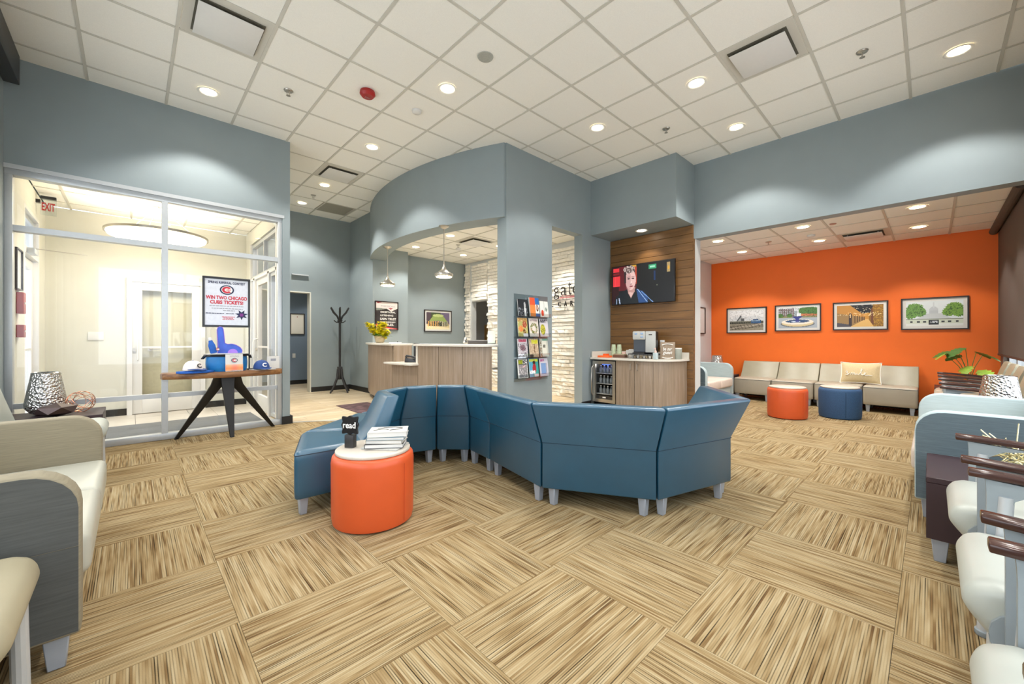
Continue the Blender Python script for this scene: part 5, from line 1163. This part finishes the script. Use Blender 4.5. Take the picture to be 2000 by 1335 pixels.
# ------------------------------------------------------------------ magazine rack
t = thing('magazine_rack', 'clear acrylic wall rack of twelve pockets on the blue-grey column', 'rack', (4.147, 3.957, 1.155))
MB().box(-.35, .35, -.004, 0, -.61, .61).build('back_panel', 'acrylic', t)
px = (-.215, .01, .225); pz_ = (.30, .015, -.275, -.56)
for zr in pz_:
    MB().box(-.34, .34, -.075, -.004, zr-.006, zr-.002).build('ledge', 'acrylic', t); MB().box(-.34, .34, -.079, -.0755, zr-.006, zr+.05).build('lip', 'acrylic', t)
def mag(U, V, k):
    g = grain(U, 1, 1)
    if k == 0: C = fill(U, '#262a30'); put(C, (g > .62) & (V < .5), '#8b9098'); put(C, ell(U, V, .7, .65, .1, .2), '#b7b9bb'); put(C, rect(U, V, .62, .8, 0, .5), '#d6d6d6')
    elif k == 1: C = fill(U, '#e98a4a'); put(C, V > .62, '#e05a38'); put(C, U > .58, '#f0ece4'); put(C, rect(U, V, .58, 1, .65, 1), '#2f6fb5'); put(C, ell(U, V, .78, .45, .13, .18), '#5a3426'); put(C, ell(U, V, .76, .47, .08, .11), '#e2b79e'); put(C, rect(U, V, .58, 1, 0, .18), '#3a6fa8')
    elif k == 2: C = fill(U, '#e9eae2'); put(C, ell(U, V, .28, .25, .16, .2), '#d0472f'); put(C, ell(U, V, .76, .5, .13, .16) & (g > .4), '#7e8d80'); put(C, abs(U-.52) < .01, '#9a9c96')
    elif k == 3: C = fill(U, '#b5b06a'); put(C, V > .8, '#c99a5c'); put(C, ell(U, V, .7, .65, .22, .18), '#a8432c'); put(C, ell(U, V, .3, .42, .25, .16), '#dd8a4c'); put(C, ell(U, V, .65, .28, .16, .12), '#6d4a20'); put(C, (g > .66), '#f0dfae', .6); put(C, rect(U, V, .5, 1, 0, .16), '#eae6ea')
    elif k == 4: C = fill(U, '#e6dcd2'); d = np.hypot((U-.5)/.4, (V-.45)/.3); put(C, (d < 1) & (d > .5) & (g > .45), '#6f7a3a'); put(C, (d < 1) & (d > .5) & (g < .32), '#b98858'); put(C, rect(U, V, .1, .9, .84, .95) & (g > .35), '#b8a2a0')
    elif k == 5: C = fill(U, '#ddd6dc'); put(C, ell(U, V, .35, .4, .3, .3), '#8c8a24'); put(C, ell(U, V, .35, .4, .3, .3) & (g > .55), '#d8cf5a'); put(C, rect(U, V, .05, .95, .78, .97) & (g > .45), '#4a4a55'); put(C, rect(U, V, .5, .95, .04, .15), '#f4f2ee')
    elif k == 6: C = fill(U, '#c9c2c8'); put(C, rect(U, V, .1, .9, .82, .96) & (g > .3), '#c2506a'); put(C, ell(U, V, .5, .52, .28, .16), '#8a6a74'); put(C, (g > .62) & (V < .75), '#3d3a44', .7)
    elif k == 7: C = fill(U, '#bfa68a'); put(C, rect(U, V, .25, .95, .72, .94), '#d8d430'); put(C, rect(U, V, .5, .62, .2, .7), '#6a4a2c'); put(C, (g > .6), '#e8d6bc', .6); put(C, rect(U, V, 0, .4, 0, .15), '#4b3a3a')
    elif k == 8: C = fill(U, '#c9cabd'); put(C, rect(U, V, .3, .8, .1, .9), '#e4e2d4'); put(C, rect(U, V, .4, .7, .5, .66) & (g > .4), '#6c6c60'); put(C, rect(U, V, .35, 1, .88, 1), '#7fae98'); put(C, (U < .25) & (g > .5), '#8a7a66')
    elif k == 9: C = fill(U, '#8c8a8c'); put(C, V > .72, '#2f3020'); put(C, rect(U, V, .1, .5, .76, .95) & (np.abs(np.sin(U*38)) > .45), '#d6e03a'); put(C, rect(U, V, .5, .95, .76, .95) & (g > .5), '#e8e8ee'); put(C, (g > .6) & (V < .5), '#d8d2d6'); put(C, rect(U, V, .1, .9, .55, .68) & (g > .5), '#e8c2c6'); put(C, (U < .06) | (U > .95) | (V < .04) | (V > .97), '#f2f2ee')
    elif k == 10: C = fill(U, '#3f9c98'); put(C, U < .4, '#5aa8c8'); put(C, rect(U, V, .05, .95, .84, .96) & (g > .3), '#dfe23c'); put(C, ell(U, V, .55, .78, .15, .1), '#3b2a22'); put(C, ell(U, V, .55, .46, .2, .26), '#b22f36'); put(C, rect(U, V, .0, .6, .2, .36) & (g > .4), '#f0eef0'); put(C, rect(U, V, .5, .95, .02, .16), '#ead8dc')
    else: C = fill(U, '#d4d2de'); put(C, rect(U, V, .15, .75, .12, .72), '#7fa0d0'); put(C, rect(U, V, .75, .8, .2, .72), '#2f3444'); put(C, rect(U, V, .12, .55, .8, .95) & (g > .35), '#c86aa0')
    return C
ml_ = ['dark photo cover magazine in the top left pocket of the rack', 'orange and blue brochures standing in the top middle pocket of the rack', 'white brochures in the top right pocket of the rack', 'green food magazine in the second row, left pocket',
       'pale food magazine with a salad ring, second row middle', 'magazine with a yellow bowl on its cover, second row right', 'magazine with a pink title, third row left', 'brown magazine with a yellow title, third row middle',
       'cream booklet with grey text, third row right', 'magazine with yellow-green and white title, bottom row left', 'teal magazine with a figure in red, bottom row middle', 'lilac catalogue with a blue panel, bottom row right']
for r in range(4):
    for c_ in range(3):
        k = r*3+c_; hh = .235 if r == 0 else .262; ww = .19 if c_ < 2 else .18
        if k == 1: hh = .27
        t = thing('magazine', ml_[k], 'magazine', (4.147+px[c_], 3.957-.05, 1.155+pz_[r]+.001), 0, 'magazines in the acrylic rack')
        th = .022 if k == 1 else .008
        b = MB().box(-ww/2, ww/2, -th, 0, 0, hh).build('pages', 'paper', t); b.rotation_euler.x = -.12
        p = paint('cover', ww, hh, 26, 36, lambda U, V: mag(U, V, k), t, (0, 0, 0)); 
        for vv in p.data.vertices: vv.co.z += hh/2; vv.co.y -= th+.0008
        p.rotation_euler.x = -.12
# ------------------------------------------------------------------ television
t = thing('television', 'wall-mounted television showing a man in a dark jacket', 'television', (6.193, 3.315, 2.06), -PI/2)
MB().box(-.15, .15, -.045, -.0005, -.15, .15).build('wall_mount', 'blackpl', t); tv = MB().box(-.565, .565, -.085, -.0455, -.335, .335).build('body', 'blackpl', t, bevel=.004)
def tvpic(U, V):
    C = fill(U, '#0c0d12'); g = grain(U, 1, 2)
    put(C, U < .12, '#2a0a0e'); put(C, rect(U, V, .12, .42, .35, 1), '#5a141c'); put(C, rect(U, V, .02, .13, .86, .97), '#d8343c'); put(C, rect(U, V, .02, .14, .48, .75), '#ee3a40'); put(C, rect(U, V, .02, .13, .78, .84), '#7a1a1f')
    for k in range(5): put(C, rect(U, V, .035+.022*k, .04+.022*k, .5, .75), '#a82028')
    put(C, rect(U, V, .3, .42, .9, 1), '#c8962e'); put(C, rect(U, V, .39, .43, .5, .95), '#a83a26'); put(C, rect(U, V, .43, 1, 0, 1), '#0b0c11'); put(C, rect(U, V, .62, .74, .84, .95), '#2f9a6a'); put(C, rect(U, V, .64, .72, .88, .92), '#9ad8b8')
    put(C, rect(U, V, .7, .73, .55, .78), '#12305a'); put(C, rect(U, V, .9, .95, .72, .95), '#a89060'); put(C, ell(U, V, .925, .82, .012, .05), '#d8a02a'); put(C, ell(U, V, .75, .42, .006, .012), '#cfd6b0')
    # jacket and neck
    put(C, poly(U, V, [(.04, 0), (.07, .2), (.2, .34), (.3, .4), (.42, .38), (.55, .3), (.62, .16), (.62, 0)]), '#10161c'); put(C, poly(U, V, [(.42, .36), (.52, .3), (.6, .16), (.61, 0), (.46, 0)]), '#24477a'); put(C, (np.abs((U-.44)*2.2-(.36-V)) < .012) & (V < .36) & (U < .6), '#9dbbe0')
    put(C, (np.abs((U-.5)*1.6-(.3-V)) < .012) & (V < .3), '#6f97cc'); put(C, (np.abs(U-.14+.1*V) < .008) & (V < .16), '#b9c6e0'); put(C, (np.abs(U-.08) < .006) & (V < .14), '#8fa2c0')
    put(C, poly(U, V, [(.27, .42), (.4, .42), (.39, .3), (.33, .14), (.28, .28)]), '#b98c84'); put(C, poly(U, V, [(.29, .3), (.33, .14), (.37, .28)]), '#d6b0a6')
    # head: hair, face, features
    put(C, ell(U, V, .305, .8, .098, .17), '#3f2f30'); put(C, ell(U, V, .325, .62, .088, .27), '#dcb4ad'); put(C, ell(U, V, .29, .58, .05, .24), '#b78a88', .55); put(C, ell(U, V, .3, .9, .09, .1), '#5a4644'); put(C, (ell(U, V, .3, .9, .1, .11)) & (g > .55), '#b9a8a0')
    put(C, rect(U, V, .215, .25, .55, .85), '#2c1e20', .9)
    for x in (.29, .365): put(C, ell(U, V, x, .655, .022, .016), '#2c1c20'); put(C, rect(U, V, x-.026, x+.024, .69, .705), '#4a3030')
    put(C, poly(U, V, [(.328, .66), (.345, .52), (.322, .52)]), '#efd2ca'); put(C, ell(U, V, .333, .51, .018, .012), '#8c5c5c'); put(C, ell(U, V, .335, .45, .034, .014), '#a04a50'); put(C, rect(U, V, .305, .365, .448, .454), '#5c2428'); return C
paint('screen', 1.10, .64, 150, 88, tvpic, t, (0, -.0858, 0), 'screen')
# ------------------------------------------------------------------ coffee bar
top_poly = [(6.19, 3.945), (5.56, 3.945), (5.545, 3.5), (5.53, 3.1), (5.58, 2.86), (5.72, 2.67), (5.93, 2.58), (6.19, 2.555)]
t = thing('coffee_bar', 'grey-brown laminate coffee cabinet with white worktop under the television', 'cabinet', (0, 0, 0))
MB().prism(top_poly, .80, .832).build('worktop', 'quartz', t, bevel=.004, seg=1)
MB().box(6.168, 6.19, 2.56, 3.945, .8325, .93).build('backsplash', 'quartz', t); MB().box(5.6, 6.167, 3.925, 3.945, .8325, .93).build('side_splash', 'quartz', t)
body = [(6.19, 3.47), (5.585, 3.47), (5.57, 3.1), (5.61, 2.88), (5.75, 2.705), (5.94, 2.62), (6.19, 2.595)]
MB().prism([(6.19, 3.468), (5.62, 3.468), (5.605, 3.1), (5.645, 2.9), (5.77, 2.74), (5.95, 2.655), (6.19, 2.625)], .08, .7995).build('carcass', 'greywood', t)
def door(ps, handle_i):
    q = [Vector(p) for p in ps]; mid = Vector((5.95, 3.1)); inner = [p+(mid-p).normalized()*.018 for p in q]
    o = MB().prism([tuple(p) for p in q]+[tuple(p) for p in inner[::-1]], .085, .795).build('door', 'greywood', t)
    h = q[handle_i]; d = (h-mid).normalized()*.03; off = (q[handle_i-1 if handle_i else 1]-h).normalized()*.05; hp = h+off
    MB().tube([(hp.x, hp.y, .66), (hp.x+d.x, hp.y+d.y, .665), (hp.x+d.x, hp.y+d.y, .755), (hp.x, hp.y, .76)], .005, 8).build('handle', 'steel', o)
door([(5.585, 3.465), (5.572, 3.14)], 1); door([(5.571, 3.13), (5.58, 3.0), (5.62, 2.86)], 0); MB().prism([(5.621, 2.855), (5.75, 2.705), (5.94, 2.62), (6.185, 2.595), (6.185, 2.61), (5.945, 2.636), (5.762, 2.72), (5.637, 2.864)], .085, .795).build('curved_panel', 'greywood', t, smooth=50)
MB().prism([(6.18, 3.46), (5.66, 3.46), (5.66, 2.9), (5.95, 2.7), (6.18, 2.67)], 0, .0795).build('toe_kick', 'black', t)
t = thing('drinks_fridge', 'steel framed glass-door drinks fridge under the coffee worktop', 'fridge', (5.9, 3.70, 0))
MB().box(-.27, .28, -.215, .215, .03, .0495).box(-.27, .28, -.215, .215, .775, .79).box(-.27, .28, -.215, -.2, .05, .7745).box(-.27, .28, .2, .215, .05, .7745).box(.265, .28, -.2, .2, .05, .7745).build('cabinet', 'blackpl', t)
f = MB().box(-.31, -.272, -.215, -.165, .1, .775).box(-.31, -.272, .165, .215, .1, .775).box(-.31, -.272, -.165, .165, .725, .775).box(-.31, -.272, -.165, .165, .1, .15)
fo = f.build('door_frame', 'steel', t); MB().box(-.295, -.289, -.165, .165, .15, .725).build('door_glass', 'glass', t)
MB().box(-.2885, -.272, -.165, .165, .15, .2).build('kick_band', 'blackpl', t); MB().box(-.2975, -.2965, -.03, .03, .17, .19).build('badge', 'inkwhite', t)
MB().tube([(-.31, .205, .2), (-.345, .205, .24), (-.36, .205, .44), (-.345, .205, .66), (-.31, .205, .7)], .009, 8).build('door_handle', 'steel', t)
MB().box(-.27, .25, -.19, .19, .055, .06).build('floor_plate', 'charcoal', t)
for z in (.23, .40, .57): MB().box(-.25, .25, -.198, .198, z-.006, z).build('wire_shelf', 'greypl', t)
MB().box(-.26, -.2, -.06, .06, .715, .735).build('display', mat('blue_display_glow', '#3a6cff', .4, amt=0, emit=4), t)
lo = bpy.data.objects.new('lamp', bpy.data.lights.new('lamp', 'POINT')); lo.data.energy = .5; lo.data.shadow_soft_size = .05; COL.objects.link(lo); lo.parent = t; lo.location = (0, 0, .7)
for si, z in enumerate((.2301, .4001, .5701)):
    for k in range(5):
        b = thing('water_bottle', 'small clear drinks bottle standing in the glass-door fridge', 'bottle', (5.71+.0*k, 3.56+.068*k, z), 0, 'bottles in the drinks fridge')
        MB().lathe([(.026, 0), (.028, .01), (.028, .08), (.012, .105), (.012, .118)], 12).build('bottle_body', 'bottle', b); MB().lathe([(.014, .1185), (.014, .13), (.001, .131)], 10).build('cap', 'white', b)
ZC = .8325
t = thing('coffee_machine', 'silver and black single-cup coffee machine on the coffee bar', 'coffee machine', (5.93, 3.14, ZC+.075), -PI/2+.3)
MB().box(-.17, .17, -.1, .14, 0, .35).build('body', 'blackpl', t, bevel=.015, seg=3)
MB().box(.02, .172, -.135, -.1005, .02, .352).build('front_column', 'greypl', t, bevel=.008); MB().box(-.172, .019, -.16, -.1005, .22, .352).build('brew_head', 'greypl', t, bevel=.015)
MB().box(-.165, .015, -.102, -.1002, .03, .218).build('brew_recess', mat('dark_slate_plastic', '#3a3f47', .3), t); MB().box(-.165, .015, -.2, -.1022, 0, .02).build('drip_tray', 'charcoal', t, bevel=.003)
for x, z in ((-.12, .31), (-.03, .315), (-.03, .265)): MB().box(x-.02, x+.02, -.164, -.1605, z-.014, z+.014).build('button', mat('blue_grey_key', '#8fa8c8', .2), t, bevel=.003)
MB().box(.07, .12, -.1375, -.1352, .29, .305).build('badge', 'inkblack', t)
t = thing('pod_drawer', 'black wire pod drawer under the coffee machine', 'drawer', (5.90, 3.13, ZC), -PI/2+.3)
MB().box(-.24, .24, -.15, .17, .062, .072).build('shelf_plate', 'blackpl', t)
for k in range(9): x = -.23+.0575*k; MB().tube([(x, -.15, .003), (x, -.15, .062)], .003, 5).build('wire', 'blackpl', t)
MB().tube([(-.235, -.15, .004), (.235, -.15, .004)], .003, 5).tube([(-.235, .16, .004), (.235, .16, .004)], .003, 5).build('wire', 'blackpl', t)
for k in range(8):
    b = thing('coffee_pod', 'small foil coffee pod in the wire drawer', 'coffee pod', (5.80+.0*k, 2.95+.05*k, ZC), 0, 'pods in the wire drawer'); MB().lathe([(.016, 0), (.022, .04), (.024, .042), (.001, .043)], 12).build('cup', 'paper' if k % 2 else 'pot', b)
for y, l in ((3.80, 'left stack of pale green paper cups'), (3.69, 'right stack of pale green paper cups')):
    t = thing('cup_stack', l, 'cups', (6.05, y, ZC), group='upside-down paper cup stacks')
    for k in range(3): MB().lathe([(.043, .055*k), (.044, .055*k+.008), (.033, .055*k+.1-.0), (.001, .055*k+.1)] if k == 2 else [(.043, .055*k), (.044, .055*k+.008), (.0385, .055*k+.054)], 20).build('cup', 'greenpap', t)
t = thing('orange_tray', 'bright orange tray with small packets at the left of the coffee bar', 'tray', (5.72, 3.76, ZC), .1); MB().box(-.07, .07, -.1, .1, 0, .03).build('tray', 'orangepl', t, bevel=.004); MB().box(-.03, .05, -.05, .02, .0305, .06).build('packets', 'orangepl', t)
t = thing('napkin_box', 'white napkin box behind the coffee machine', 'box', (6.08, 3.47, ZC)); MB().box(-.06, .06, -.075, .075, 0, .12).build('box', 'paper', t, bevel=.003); MB().box(-.03, .03, -.04, .04, .1205, .135).build('napkins', 'white', t)
t = thing('sugar_caddy', 'brown caddy of packets on the coffee bar', 'caddy', (5.83, 3.54, ZC)); MB().box(-.05, .05, -.11, .11, 0, .045).build('caddy', mat('brown_caddy', '#6b4a3a', .5), t, bevel=.003); MB().box(-.04, .04, -.1, .1, .0455, .06).build('packets', 'pot', t)
tag(MB().box(-.04, .04, -.03, .03, 0, .09).build('tissue_cube', 'pink', loc=(6.07, 3.60, ZC), bevel=.003), 'small peach carton beside the paper cups', 'box')
t = thing('sanitizer_bottle', 'clear sanitizer pump bottle beside the wooden sign', 'bottle', (5.70, 2.86, ZC)); MB().box(-.03, .03, -.032, .032, 0, .10).build('body', 'gel', t, bevel=.01, seg=3); MB().lathe([(.018, .1005), (.018, .125), (.008, .13), (.006, .16)], 14).build('pump', 'pink', t); MB().bar((0, 0, .165), (-.04, 0, .16), .012, .01).build('nozzle', 'pink', t)
t = thing('guest_sign', 'small wooden sign lettered be our guest on the coffee bar', 'sign', (5.86, 2.75, ZC), -PI/2+.35)
pl2 = MB().box(-.105, .105, -.006, .006, 0, .26).build('board', 'signwood', t, bevel=.002); pl2.rotation_euler.x = -.12
for s_, w_, h_, z_ in (('be our', .13, .05, .155), ('guest', .135, .06, .09)):
    o = text(s_, w_, h_, 'inkwhite', t, (0, -.0085+z_*.12-.0, z_), name='lettering', shear=.3, bold=.012, rx=PI/2-.12, ext=.0012)
for z_, s in ((.215, 1), (.03, -1)):
    o = MB().tube([(-.08, 0, z_), (-.04, 0, z_+.012*s), (0, 0, z_+.015*s), (.04, 0, z_+.012*s), (.08, 0, z_)], .005, 5).build('garland', 'inkwhite', t); o.location = (0, -.01+z_*.12, 0)
t = thing('smart_speaker', 'grey cylinder speaker with white rim at the right of the coffee bar', 'speaker', (6.0, 2.665, ZC)); MB().lathe([(.06, 0), (.068, .01), (.068, .15), (.066, .153)], 32).build('body', 'fabgrey', t); MB().lathe([(.066, .1532), (.069, .157), (.066, .168), (.001, .17)], 32).build('rim', 'white', t)
t = thing('outlet_cover', 'white outlet on the oak planks right of the coffee machine', 'outlet', (6.192, 2.985, 1.06), -PI/2); MB().box(-.035, .035, -.03, 0, -.06, .06).build('plate', 'white', t, bevel=.004)
# lounge corner papers
t = thing('paper_stack', 'stack of white papers on the dark table in the lounge corner', 'papers', (8.36, 2.75, .434)); MB().box(-.08, .08, -.07, .07, 0, .05).build('papers', 'paper', t, bevel=.003)
